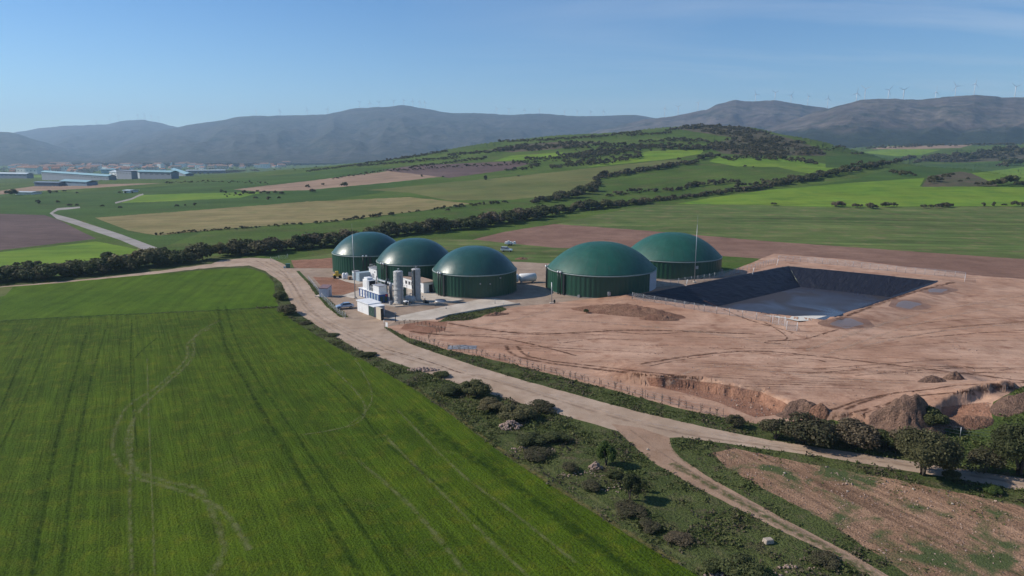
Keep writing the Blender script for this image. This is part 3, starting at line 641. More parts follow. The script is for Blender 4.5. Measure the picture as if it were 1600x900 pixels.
def cloud(n, leaf, seed, wx=.62, h=1., low=.06, K=14, core=True, aspect=1.4, flat_=.0):
    "foliage of a bush of height 1: leaf clumps spread through the crown; vertices, quads"
    r = np.random.RandomState(seed)
    d = r.randn(K, 3); d /= np.linalg.norm(d, axis=1)[:, None]; d[:, 2] = np.abs(d[:, 2])*1.0-.25
    cc = d*r.uniform(.45, .82, (K, 1))*np.array([wx, wx, .5])+np.array([0, 0, .48]); cr_ = r.uniform(.16, .30, K)
    k = r.randint(0, K, n); e = r.randn(n, 3); e /= np.linalg.norm(e, axis=1)[:, None]
    p = cc[k]+e*(cr_[k]*r.uniform(.55, 1.08, n)**.6)[:, None]*np.array([1.1, 1.1, .9]); p[:, 2] = np.maximum(p[:, 2], low+r.rand(n)*.05)
    nn = e*.9+r.randn(n, 3)*.55+np.array([0, 0, .35]); nn /= np.linalg.norm(nn, axis=1)[:, None]
    t = np.cross(nn, r.randn(n, 3)); t /= np.linalg.norm(t, axis=1)[:, None]; b = np.cross(nn, t); s = leaf*r.uniform(.6, 1.3, (n, 1))
    v = np.stack([p-t*s*aspect*.5, p-b*s*.5, p+t*s*aspect*.5, p+b*s*.5], 1).reshape(-1, 3); f = np.arange(4*n).reshape(n, 4)
    if core:
        for j in range(K):
            cv = []; A, B = 7, 4
            for q in range(B+1):
                ph = math.pi*q/B
                for i in range(A): th = 2*math.pi*i/A+q*.4; cv.append(cc[j]+cr_[j]*.78*np.array([math.sin(ph)*math.cos(th), math.sin(ph)*math.sin(th), math.cos(ph)*.85])*r.uniform(.85, 1.15))
            cv = np.array(cv); cv[:, 2] = np.maximum(cv[:, 2], .0); b0 = len(v)
            f = np.concatenate([f, np.array([(b0+q*A+i, b0+(q+1)*A+i, b0+(q+1)*A+(i+1) % A, b0+q*A+(i+1) % A) for q in range(B) for i in range(A)])]); v = np.concatenate([v, cv])
    return v*np.array([1, 1, h]), f
def stems(n, h, spread, r0, seed, lean=.3):
    q = random.Random(seed); mb = MB()
    for i in range(n):
        a = 2*math.pi*i/n+q.uniform(-.4, .4); pts = [(0.04*math.cos(a), .04*math.sin(a), -.05)]
        for k in range(1, 5): t = k/4; pts.append((spread*t*math.cos(a+q.uniform(-.3, .3))*(.5+t*.5), spread*t*math.sin(a+q.uniform(-.3, .3))*(.5+t*.5), h*t))
        mb.tube(pts, r0, 5, r0*.3)
    return mb
# near plants: 'foliage' + 'stem' as parts
PROTO = {}
def near_bush(kind, seed, dense, leaf, wx=.62, K=16, name='bush', trunk=None):
    key = (kind, seed, name)
    if key not in PROTO:
        v, f = cloud(dense, leaf, seed, wx, K=K, low=.05 if not trunk else .12, core=kind != 'brown')
        if trunk: v[:, 2] = v[:, 2]*(1-trunk)+trunk
        root = empty(name); mesh_np('crown' if trunk else 'foliage', v, f, LF[kind], root)
        (stems(4, .5, .3, .035, seed) if not trunk else stems(3, .6, .22, .05, seed)).build('trunk' if trunk else 'stem', BARK, root)
        PROTO[key] = root; root['fresh'] = 1; return root
    return copy_tree(PROTO[key])
def place_near(px, py, hpx, wpx, kind, seed, label, cat='bush', dense=5000, leaf=.05, K=16, name='bush', trunk=None, group=None):
    p = P(px, py); m = mpx(p); o = near_bush(kind, seed, dense, leaf, K=K, name=name, trunk=trunk)
    h = hpx*m/math.cos(math.atan2(43-p.z, p.y))*.93; w = wpx*m/1.30
    o.location = p-Vector((0,0,.05)); o.scale = (w, w, h); o.rotation_euler = (0, 0, rnd.uniform(0, 6.28))
    for k in ('fresh',):
        if k in o: del o[k]
    return tag(o, label, cat, group)
place_near(1442, 742, 78, 92, 'oak', 11, 'round evergreen oak with a short trunk standing over the road edge, shading the road', 'tree', 15000, .036, 26, 'oak_tree', .06)
place_near(1592, 742, 88, 92, 'oak', 12, 'big dark evergreen tree at the frame edge beyond the pale road', 'tree', 15000, .036, 26, 'oak_tree', .1)
place_near(1538, 738, 40, 60, 'brown', 13, 'brownish twiggy bush beside the big dark tree at the frame edge', dense=5000)
for i, (x, y, h, w, k, lb) in enumerate([
 (1148,667,26,30,'brown','small grey twiggy bush, westmost beside the road below the dirt bank'), (1212,686,40,48,'brown','grey-brown bush leaning on the widest roadside bush'),
 (1256,692,54,88,'brown','widest of the brown-green bushes lining the far side of the road'), (1290,684,36,46,'oak','dark bush in the shade of the widest roadside bush'),
 (1336,697,50,80,'brown','broad brown-green bush in the middle of the roadside row, below the loose soil'), (1382,699,34,46,'hedge','low dark green bush between the broad roadside bush and the oak'),
 (1415,706,44,56,'brown','tall twiggy bush just behind the oak by the road'), (1486,748,18,32,'oak','low dark shrub under the oak, beside its shadow'),
 (1550,770,14,30,'lime','low fresh green shrub at the near edge of the shaded road'), (1453,671,44,48,'hedge','dark green bush growing on the shaded flank of the spoil heap'),
 (1432,668,26,30,'brown','small olive bush at the foot of the spoil heap'),
 (742,618,42,58,'hedge','large dark round bush on the weedy strip between crop and road'), (702,615,24,46,'hedge','low dark bush next to the large round bush on the weedy strip'),
 (762,640,26,54,'hedge','dense green bush just in front of the large round bush'), (806,655,34,66,'hedge','broad green bramble beside the pile of pinkish stones'),
 (848,640,20,54,'brown','low brownish bush on the weedy strip near the road'), (828,694,26,56,'hedge','dark bramble patch nearest the pile of pinkish stones, towards the crop'),
 (868,690,22,50,'hedge','flat dark bramble east of the stone pile'), (838,712,16,56,'brown','dry brown bramble at the crop edge'),
 (890,735,20,34,'brown','small brown bush before the pale rubble heap'), (958,745,16,30,'hedge','low weedy bush between the two young trees'),
 (452,490,22,40,'brown','brown bush on the inner bend of the dirt road'), (437,468,18,26,'hedge','green bush above the brown bush on the road bend'), (478,506,7,22,'brown','flat brown shrub below the road bend'), (520,524,5,24,'hedge','flat green shrub at the crop edge after the bend'),
 (1118,893,26,46,'hedge','green shrub at the bottom edge between crop and weeds'), (1160,905,36,76,'hedge','large shrub at the bottom edge of the weedy strip'), (1196,905,22,36,'lime','bright fresh green shrub at the bottom edge'),
 (1060,845,16,50,'brown','flat brown shrub near the crop edge'), (1012,828,20,46,'brown','low grey-green shrub midway down the crop edge'), (1290,880,14,50,'brown','flat heathery shrub by the red track'),
 (575,556,10,30,'hedge','low bush where the weedy strip begins'), (690,588,13,30,'hedge','low bush above the red stones'), (925,763,18,40,'brown','grey shrub beside the pale rubble heap'),
 (986,800,16,60,'brown','purple-brown shrub below the dark young tree'), (1590,700,26,40,'lime','fresh green bush on the grassy mound'),
 (916,489,9,9,'hedge','tiny green bush on the soil ridge, next to a wider one'), (943,487,8,17,'lime','wider green bush on the soil ridge before the large tank')]):
    f_ = .68 if x < 1120 and y > 500 else .8 if x < 530 else .88
    place_near(x, y, h*f_, w*(.9 if x < 1120 else 1), k, 20+i % 4, lb, dense=4200, leaf=.055)
place_near(947, 727, 42, 34, 'lime', 31, 'young yellow-green tree beside the pale rubble heap', 'tree', 5000, .05, 14, 'young_tree', .02)
place_near(984, 781, 46, 38, 'oak', 32, 'young dark evergreen tree casting a long shadow on the weeds', 'tree', 5000, .05, 14, 'young_tree', .02)
place_near(1006, 768, 20, 12, 'hedge', 33, 'thin sapling just behind the young dark tree', 'tree', 1500, .08, 8, 'sapling', .05)

# hedges and scattered bushes: (line of photo positions with height in px), step, rows, label
BUSH = []
def line(pts, kinds, label, group, step=.62, rows=1, spread=.0, gap=0., hv=.5):
    pts = [Vector(p) for p in pts]
    for a, b in zip(pts, pts[1:]):
        d = 0; ln = (b-a).to_2d().length
        while d < ln:
            t = d/ln; q = a.lerp(b, t); 
            for r_ in range(rows):
                if rnd.random() < gap: continue
                BUSH.append((q.x+rnd.uniform(-.3, .3)*q.z, q.y+rnd.uniform(-1, 1)*spread*q.z, q.z*rnd.uniform(1-hv, 1+hv*.6), rnd.choice(kinds), label, group))
            d += q.z*step
def spots(lst, kind, label, group):
    for x, y, h in lst: BUSH.append((x, y, h, kind, label, group))
g1 = 'bushes of the long hedge behind the tanks'; l1 = 'dark bush in the long dense hedge running behind the green tanks'
line([(-30,440,24),(0,440,24),(60,436,24),(120,430,20),(200,421,24),(260,413,24),(318,405,24)], ['hedge','hedge','oak'], l1, g1, .52, 2, .12)
line([(347,401,22),(400,396,24),(470,389,23),(520,384,20),(560,376,18),(640,364,20),(700,359,20),(760,353,20),(820,343,18),(870,334,15),(930,326,13),(1000,319,10),(1036,313,8)], ['hedge','hedge','oak','brown'], l1, g1, .50, 2, .12)
l2 = 'bush in the hedge climbing from the tanks towards the distant wood'; g2 = 'bushes of the climbing hedge'
line([(834,317,9),(870,312,11),(900,307,13),(928,299,13),(934,288,9),(931,279,9),(985,271,7),(1040,262,7),(1080,256,8),(1108,246,9)], ['oak','hedge','scrub'], l2, g2, .6, 2, .25)
line([(950,306,8),(1000,301,7),(1060,297,8),(1100,290,9),(1155,285,8)], ['oak','hedge'], l2, g2, .7, 1, .2, .1)
line([(1036,313,7),(1100,306,7),(1180,296,8),(1230,287,9),(1270,280,10),(1300,274,11),(1340,266,10),(1380,259,8),(1415,250,6),(1430,246,5)], ['oak','hedge','scrub'], l2, g2, .6, 2, .2)
line([(1150,292,8),(1200,286,9),(1250,281,8)], ['oak','hedge'], l2, g2, .8, 1, .2, .1)
l3 = 'lone rounded bush on the border between bright green field and striped pasture'; g3 = 'bushes between bright field and striped pasture'
spots([(1208,321,6),(1310,323,11),(1336,325,9),(1346,324,6),(1358,325,10),(1362,326,9),(1383,324,10),(1395,323,8),(1444,325,7),(1455,325,7),(1466,325,8),(1478,324,10),(1487,324,8),(1536,322,7),(1552,322,8),(1570,322,5),(1585,322,10),(1596,322,8)], 'brown', l3, g3)
line([(245,367,4),(380,357,4),(520,347,5),(640,332,5),(735,322,5),(800,317,5)], ['hedge','scrub'], 'low bush in the thin hedge below the ochre field', 'bushes below the ochre field', .9, 1, .2, .35)
l5 = 'solitary bush or small tree scattered over the green plain'; g5 = 'solitary bushes on the plain'
spots([(18,306,12),(58,318,7),(90,317,5),(108,323,6),(120,322,5),(160,323,4),(77,301,5),(80,302,4),(88,301,4),(100,300,4),(120,302,3),(187,302,4),(197,302,4),(207,302,4),(170,404,14),(187,326,5),(276,323,5),(290,322,4),(305,321,5),(346,301,6),(352,302,5),(382,303,7),(395,304,6),(403,300,4),(489,301,8),(539,292,9),(481,293,6),(505,290,5),(660,276,4),(692,277,3),(757,281,8),(250,395,10),(258,392,8),(42,415,10),(60,414,8),(25,416,8),(440,303,5),(430,302,5),(420,302,4),(700,330,5),(756,343,13),(748,345,9),(400,311,5),(420,312,6),(436,311,5),(810,276,2.5),(1060,250,5),(1164,261,4),(1177,262,3),(1190,283,5),(1400,273,9),(1410,275,11),(1420,274,9),(1393,271,8),(1428,276,6),(1337,242,5),(1346,242,6),(1330,241,4),(1330,259,6),(1345,256,7),(1338,259,6)], 'hedge', l5, g5)
l6 = 'dark bush around the bare hillock in the bright field'; g6 = 'bushes around the bare hillock'
spots([(1461,283,11),(1470,284,9),(1455,286,8),(1478,278,9),(1486,275,7),(1535,291,8),(1545,291,10),(1555,290,12),(1568,290,12),(1578,288,16),(1590,291,10),(1600,291,10),(1500,285,5),(1512,281,5),(1525,290,7)], 'oak', l6, g6)
line([(1430,254,5),(1450,249,7),(1490,250,8),(1530,246,9),(1560,243,10),(1600,240,10)], ['oak','scrub'], 'bush on the stony scrub bank right below the mountain wood', 'bushes on the stony scrub bank', .6, 2, .5, .1)
line([(1560,262,8),(1580,258,10),(1605,256,12)], ['oak'], 'bush on the stony scrub bank right below the mountain wood', 'bushes on the stony scrub bank', .6, 1, .2)
line([(350,307,4),(420,303,5),(440,305,5)], ['hedge'], l5, g5, 1.2, 1, .5, .3)
line([(520,279,2.5),(600,268,3),(700,262,3.5),(780,258,3.5),(870,250,4)], ['scrub','hedge'], 'low bush along the terraced field edges of the hill', 'bushes on the hill terraces', .8, 1, .5, .15)
line([(420,287,3),(330,284,2.5),(260,286,2.5)], ['hedge'], 'low bush along the terraced field edges of the hill', 'bushes on the hill terraces', 1., 1, .5, .2)
line([(790,268,4),(830,262,5),(845,258,4),(800,254,4)], ['scrub','hedge'], 'low bush along the terraced field edges of the hill', 'bushes on the hill terraces', .7, 1, .4, .1)
for a in ([(860,262,4),(900,258,5),(950,254,6),(1000,245,6),(985,236,5),(940,236,5),(880,246,5)],[(820,250,4),(900,245,5),(960,240,5)],[(880,232,5),(940,228,5),(1000,230,5),(1090,232,5),(1150,228,6)],[(700,243,3),(760,238,4),(830,232,4),(900,224,4)],
          [(1000,222,3),(1060,219,4),(1110,221,4)],[(1040,204,3),(1090,199,3),(1130,199,4),(1180,207,4)],[(1110,243,5),(1140,250,4),(1180,243,5),(1215,240,5)],[(1180,249,5),(1220,248,5),(1250,252,5),(1275,256,5)],[(560,260,2),(640,253,3),(720,246,3)],[(980,212,3),(1050,208,3)],
          [(480,268,2),(560,258,2.5),(640,246,3),(700,236,3)],[(640,262,2.5),(700,255,3),(760,247,3)],[(780,222,3),(860,219,3),(930,214,3),(1000,207,3)]):
    line(a, ['scrub','oak'], 'low bush along the terraced field edges of the hill', 'bushes on the hill terraces', .6, 2, .5, .12)
# scrub too dense to count goes into one sheet of low growth
SCR = []
def scrub(poly, n, h0, h1):
    xs = [p[0] for p in poly]; ys = [p[1] for p in poly]; k = 0
    while k < n:
        x = rnd.uniform(min(xs), max(xs)); y = rnd.uniform(min(ys), max(ys))
        if inside(np.array([x]), np.array([y]), poly)[0] and (rnd.random() < .12 or float(fbm(np.array([x/16.]), np.array([y/3.2]), 2)[0]) > .02): SCR.append((x, y, rnd.uniform(h0, h1))); k += 1
scrub([(1060,200),(1110,190.5),(1170,201),(1240,219),(1285,235),(1290,243),(1180,243),(1130,240),(1100,228),(1150,216)], 620, 2.5, 6)
scrub([(760,236),(820,225),(900,221),(940,223),(870,234),(800,239)], 160, 2.5, 4.5)
scrub([(870,262),(1000,240),(1010,232),(870,240)], 130, 3, 5)
scrub([(1430,256),(1460,245),(1540,239),(1600,236),(1600,250),(1500,254)], 90, 4, 8)
scrub([(880,236),(1100,222),(1240,228),(1240,236),(1000,236)], 180, 2.5, 5)
scrub([(1150,222),(1290,230),(1360,228),(1480,222),(1600,219),(1600,226),(1420,231),(1290,236)], 300, 2, 4)
scrub([(380,262),(430,252),(600,243),(700,232),(700,240),(560,256),(450,268)], 120, 1.5, 2.5)
scrub([(0,262),(120,262),(300,262),(420,256),(420,262),(240,272),(60,268),(0,270)], 260, 1.5, 2.8)
scrub([(290,271),(400,266),(405,268),(300,274)], 120, 2, 3.2)

BUSH.sort(key=lambda b: -b[2]); print('bushes', len(BUSH))
bp = PP([b[0] for b in BUSH], [b[1] for b in BUSH]); NI = 290
MIDP = {}
for kd in ('hedge', 'oak', 'brown', 'scrub'):
    MIDP[kd] = []
    for s_ in range(4):
        v, f = cloud(700, .10, 100+s_, .66, K=11); me = mesh_np('bush', v, f, LF[kd]); MIDP[kd].append(me)
for i in range(min(NI, len(BUSH))):
    x, y, h, kd, lb, gr = BUSH[i]; p = Vector(bp[i]); m = mpx(p); src = rnd.choice(MIDP[kd]); o = src.copy(); COL.objects.link(o)
    o.location = p-Vector((0,0,.3)); hh = h*m; w = hh*rnd.uniform(.95, 1.35); o.scale = (w, w*rnd.uniform(.85, 1.15), hh); o.rotation_euler = (0,0,rnd.uniform(0,6.28)); o.name = 'bush'; tag(o, lb, 'bush', gr)
for kd in MIDP:
    for o in MIDP[kd]: bpy.data.objects.remove(o)
rest = [(bp[i], BUSH[i][2]) for i in range(NI, len(BUSH))]
sp_ = PP([s[0] for s in SCR], [s[1] for s in SCR]); rest += [(sp_[i], SCR[i][2]) for i in range(len(SCR)) if sp_[i][1] < 4200]
lows = [cloud(46, .30, 200+s_, .66, K=6, aspect=1.1) for s_ in range(5)]
vs = []; fs = []; nb = 0
for p, h in rest:
    v, f = lows[rnd.randrange(5)]; m = mpx(p); hh = h*m; a = rnd.uniform(0, 6.28); w = hh*rnd.uniform(.9, 1.5); c_, s2 = math.cos(a)*w, math.sin(a)*w
    vv = np.stack([v[:, 0]*c_-v[:, 1]*s2+p[0], v[:, 0]*s2+v[:, 1]*c_+p[1], v[:, 2]*hh+p[2]-.1*hh], 1); vs.append(vv); fs.append(f+nb); nb += len(vv)
mesh_np('scrub', np.concatenate(vs), np.concatenate(fs), LF['scrub'])['kind'] = 'stuff'

# weeds and grass tufts on the verges near the camera
def tuftset(name, mats_sel, dens, h0, h1, mat, ymax, nleaf=7, leaf=.5, seed=1, wid=.5, mask=None):
    r = np.random.RandomState(seed); ids = [i+1 for i, q in enumerate(REG) if q[1] in mats_sel]
    sel = np.isin(lab, ids) & (VX[FT[:, 0], 1] < ymax) & (VX[FT[:, 0], 1] > 50) & (np.abs(VX[FT[:, 0], 0]) < VX[FT[:, 0], 1]*.85)
    t = FT[sel]; A, B, C = VX[t[:, 0]], VX[t[:, 1]], VX[t[:, 2]]; ar = .5*np.abs(np.cross(B-A, C-A)[:, 2]); n = int(ar.sum()*dens)
    k = r.choice(len(t), n, p=ar/ar.sum()); u, v = r.rand(n), r.rand(n); fl_ = u+v > 1; u[fl_] = 1-u[fl_]; v[fl_] = 1-v[fl_]
    p = A[k]+(B[k]-A[k])*u[:, None]+(C[k]-A[k])*v[:, None]
    d = fbm(p[:, 0]/4+seed, p[:, 1]/4, 3); keep = d > (-.05 if mask is None else mask); p = p[keep]; d = d[keep]; n = len(p)
    hs = (h0+(h1-h0)*r.rand(n)**2)*(1+np.clip(d, 0, .4)*2)
    p = np.repeat(p, nleaf, 0); hs = np.repeat(hs, nleaf); m = len(p); a = r.rand(m)*6.28; o = r.randn(m, 2)*hs[:, None]*wid
    base = np.stack([p[:, 0]+o[:, 0], p[:, 1]+o[:, 1], p[:, 2]-.02], 1); s = hs*leaf*r.uniform(.5, 1.2, m); z = hs*r.uniform(.25, 1, m)
    tx = np.stack([np.cos(a)*s, np.sin(a)*s, r.uniform(-.3, .3, m)*s], 1); ty = np.stack([-np.sin(a)*s*.5, np.cos(a)*s*.5, s*r.uniform(.2, .9, m)], 1); base[:, 2] += z*.6
    q = np.stack([base-tx*.5-ty*.5, base+tx*.5-ty*.5, base+tx*.4+ty*.5, base-tx*.4+ty*.5], 1).reshape(-1, 3)
    mesh_np(name, q, np.arange(4*m).reshape(m, 4), mat)['kind'] = 'stuff'; print(name, m)
tuftset('weeds', ['verge'], 6.5, .08, .42, LF['weed'], 230, 7, .55, 3)
tuftset('dry_grass', ['verge'], 3.2, .10, .5, LF['weedbrown'], 200, 6, .5, 8, mask=.0)
tuftset('grass', ['lush'], 6, .12, .6, LF['weed'], 230, 7, .5, 5, mask=-.2)
tuftset('field_weeds', ['stubble'], 2.5, .06, .22, LF['weed'], 150, 5, .6, 6, mask=.07)

ROCK = pmat('pinkish_limestone', (.34,.24,.19), .9, var=.25, scale=2.)
tuftset('gravel', ['stubble', 'redsoil'], 2.6, .05, .22, ROCK, 150, 3, .8, 7, mask=-.3)
tuftset('gravel', ['earth'], .5, .05, .22, ROCK, 160, 3, .8, 9, mask=.02)
# ------------------------------------------------------------------ stones, heaps
ROCK = pmat('pinkish_limestone', (.34,.24,.19), .9, var=.25, scale=2., bump=.05); PALE = pmat('pale_stone', (.40,.33,.26), .9, var=.15, scale=2., bump=.03)
def rockmesh(mb, c, r, q):
    vs = []; n = 6
    for j, (ph, rr) in enumerate(((-.9, .5), (-.2, 1), (.45, .85), (.95, .35))):
        for i in range(n): a = 2*math.pi*i/n+j*.3; k = rr*r*q.uniform(.75, 1.2); vs.append((c[0]+k*math.cos(a), c[1]+k*math.sin(a), c[2]+ph*r*.7*q.uniform(.85, 1.1)))
    fs = [(j*n+i, j*n+(i+1) % n, (j+1)*n+(i+1) % n, (j+1)*n+i) for j in range(3) for i in range(n)]+[tuple(reversed(range(n))), tuple(range(3*n, 4*n))]
    mb.add(vs, fs)
def pile(px, py, wm, dm, h, n, r0, mat, name='rubble', kind='stuff'):
    c = P(px, py); mb = MB()
    for i in range(n):
        a, t = rnd.uniform(0, 6.28), rnd.random()**.6; x, y = c.x+wm*t*math.cos(a), c.y+dm*t*math.sin(a)
        rockmesh(mb, (x, y, G(x, y)+max(0, h*(1-t))*rnd.uniform(.6, 1)), r0*rnd.uniform(.5, 1.3), rnd)
    o = mb.build(name, mat); o['kind'] = kind; return o
pile(660, 578, 3.2, 1.2, .5, 110, .26, ROCK); pile(798, 667, 1.9, 1.4, 1.3, 130, .22, ROCK); pile(930, 731, 1.0, .7, 1.0, 90, .17, ROCK)
pile(838, 645, 4.5, 2., .2, 60, .16, ROCK); pile(830, 703, 3.5, 1.2, .2, 70, .14, ROCK); pile(905, 742, 4, 1.2, .2, 40, .11, ROCK); pile(1160, 900, 4, .8, .3, 70, .22, ROCK); pile(968, 762, 3., 1.4, .3, 30, .12, ROCK); pile(1240, 888, 2.5, .8, .2, 16, .16, ROCK)
def stone(px, py, r, label, mat=PALE, name='boulder'):
    p = P(px, py); mb = MB(); rockmesh(mb, (0,0,r*.4), r, rnd); o = mb.build(name, mat, bevel=r*.08); o.location = p; tag(o, label, 'stone')
bk = MB().box((0,0,.25), (1.15,.8,.5), 0, .85).build('stone_block', PALE, bevel=.06); bk.location = P(1200, 848); bk.rotation_euler = (0,.05,.3); tag(bk, 'pale squared stone block lying alone in the weeds near the red track', 'stone')
for x, y, r, lb in [(1012,703,.22,'small pale stone on the weeds just north-east of the young trees'), (1427,765,.2,'pale stone west of the others on the stony field'), (1324,768,.16,'pale stone in the green patch of the stony field'),
                    (1488,788,.18,'pale stone lying east on the stony field, near the road'), (1226,740,.2,'pale stone at the narrow tip of the stony field'), (826,552,.2,'pale rock on the graded earth by the ruts')]: stone(x, y, r, lb)
SOIL = gmat('heap_soil', (.25,.155,.11), (.19,.12,.09), (.30,.19,.13), big=4, mid=.8, fine=.22, finec=.5, bump=.6)
SOILR = gmat('heap_red_soil', (.28,.15,.10), (.33,.19,.125), (.20,.11,.075), big=4, mid=.8, fine=.22, finec=.5, bump=.6)
def heap(px, py, rx, ry, h, rot, label, mat, seed, ex=1.2, cat='soil heap'):
    p = P(px, py); n = 56; xs = np.linspace(-1.15, 1.15, n); gx, gy = np.meshgrid(xs, xs); r = np.hypot(gx, gy)
    z = h*np.clip(1-r**ex, 0, 1)+(fbm(gx*rx/1.3+seed, gy*ry/1.3, 4)*.50*h+fbm(gx*rx*1.9+seed, gy*ry*1.9, 4)*.55)*np.clip(1.1-r, 0, .6)*1.7-.25*np.clip(r-.9, 0, 1)*4
    c, s = math.cos(rot), math.sin(rot); x = gx*rx; y = gy*ry; X_ = x*c-y*s; Y_ = x*s+y*c; base = hgt(X_.ravel()+p.x, Y_.ravel()+p.y)-p.z
    v = np.stack([X_.ravel(), Y_.ravel(), z.ravel()+base], 1); i = np.arange(n-1)
    f = np.concatenate([np.stack([j*n+i, j*n+i+1, (j+1)*n+i+1, (j+1)*n+i], 1) for j in range(n-1)])
    o = mesh_np('soil_heap', v, f, mat, smooth=True); o.location = p; return tag(o, label, cat)
heap(1418, 660, 5.8, 4.4, 4.4, .1, 'tall pointed spoil heap beside the road bushes', SOIL, 1, .9)
heap(1278, 650, 1.8, 1.3, 1.3, 0, 'small red cone of soil at the end of the bank', SOILR, 2)
heap(1243, 647, 3.4, 1.6, .9, 0, 'low dark heap of rubble soil beside the red cone', SOIL, 3, 1.6)
heap(980, 489, 16, 4.2, 2.3, -.35, 'long low ridge of reddish spoil in front of the large tank', SOILR, 4, 1.5)
heap(1030, 499, 5.5, 1.8, 1.3, -.1, 'short red ridge at the east end of the long spoil ridge', SOILR, 5, 1.6)
heap(1456, 596, 2.6, 1.2, 1.1, 0, 'dark clod heap in the wheel ruts above the tall spoil heap', SOIL, 6, 1.4)
heap(1490, 592, 2.0, 1.1, 1.4, 0, 'darker round clod heap, east of two in the wheel ruts', SOIL, 7, 1.4)
heap(1510, 662, 4.2, 2.0, 1.1, 0, 'low fresh heap of red soil under the cut bank', SOILR, 8, 1.5)
heap(1585, 632, 4.5, 2.2, 1.3, .3, 'pale soil heap on the grassy mound at the frame edge', SOIL, 9, 1.5)
heap(815, 405, 3., 1.2, .7, 0, 'low line of reddish spoil at the meadow edge behind the white tank', SOILR, 10, 1.6)
heap(775, 492, 4, 1.2, .6, .4, 'small spoil bank beside the concrete ramp', SOILR, 11, 1.6)

# ------------------------------------------------------------------ biogas tanks
def pix_at(px, d):
    "point on flat ground in column px at forward distance d"
    z = 0.; depth = d*math.cos(PITCH)+43*math.sin(PITCH); return ((px-800)/F*depth, d)
WALLM = pmat('green_cladding', (.008,.062,.036), .42, spec=.4, var=.10, scale=.25, dirt=(.020,.060,.036))
WALLD = pmat('dark_green_cladding', (.014,.062,.038), .42, spec=.4, var=.10, scale=.25, dirt=(.030,.050,.034))
def domemat(name, col, ro=.33):
    m, nt, b = newmat(name, .33, .5); t = N(nt, 'ShaderNodeTexCoord'); p = t.outputs['Object']
    rg = N(nt, 'ShaderNodeRGB'); rg.outputs[0].default_value = c4(col)
    c = scalec(nt, rg.outputs[0], mrange(nt, noise(nt, p, .25, 5., .6), .3, .7, .85, 1.15))
    L(nt, mixc(nt, mrange(nt, noise(nt, p, .5, 6., .7), .55, .8, 0, .22), c, (.10,.16,.15)), b.inputs['Base Color'])
    sx = N(nt, 'ShaderNodeSeparateXYZ'); L(nt, p, sx.inputs[0]); an = mth(nt, 'ARCTAN2', sx.outputs[1], sx.outputs[0])
    seam = mth(nt, 'LESS_THAN', mth(nt, 'FRACT', mth(nt, 'MULTIPLY', an, 28/6.28318)), .035); cbn = N(nt, 'ShaderNodeCombineXYZ'); L(nt, mth(nt, 'MULTIPLY', an, 14.), cbn.inputs[0]); L(nt, mth(nt, 'MULTIPLY', sx.outputs[2], .25), cbn.inputs[1])
    st = mrange(nt, noise(nt, cbn.outputs[0], 1., 4., .65), .52, .78, 0, .30); c2 = mixc(nt, st, b.inputs['Base Color'].links[0].from_socket, (.075,.105,.085)); c2 = mixc(nt, mth(nt, 'MULTIPLY', seam, .35), c2, (.004,.02,.016)); L(nt, c2, b.inputs['Base Color'])
    L(nt, mrange(nt, noise(nt, p, .8, 4.), .3, .7, ro-.05, ro+.08), b.inputs['Roughness'])
    bp = N(nt, 'ShaderNodeBump'); bp.inputs['Distance'].default_value = .03; L(nt, noise(nt, p, .45, 3.), bp.inputs['Height']); L(nt, bp.outputs[0], b.inputs['Normal']); return m
DOME1 = domemat('green_membrane', (.020,.078,.064), .36); DOME2 = domemat('emerald_membrane', (.010,.085,.055), .52)
RING = pmat('pale_rim_metal', (.22,.27,.25), .5, var=.1); DARKP = pmat('dark_pipe', (.015,.02,.022), .5, var=.1); WHITE = pmat('white_paint', (.80,.80,.78), .6, var=.06, dirt=(.5,.47,.42))
GREYM = pmat('galvanised_metal', (.36,.37,.38), .45, metal=.5, var=.1); GREY = pmat('grey_panel', (.33,.34,.36), .6, var=.08)
BASEK = pmat('dark_base_concrete', (.16,.14,.12), .9)
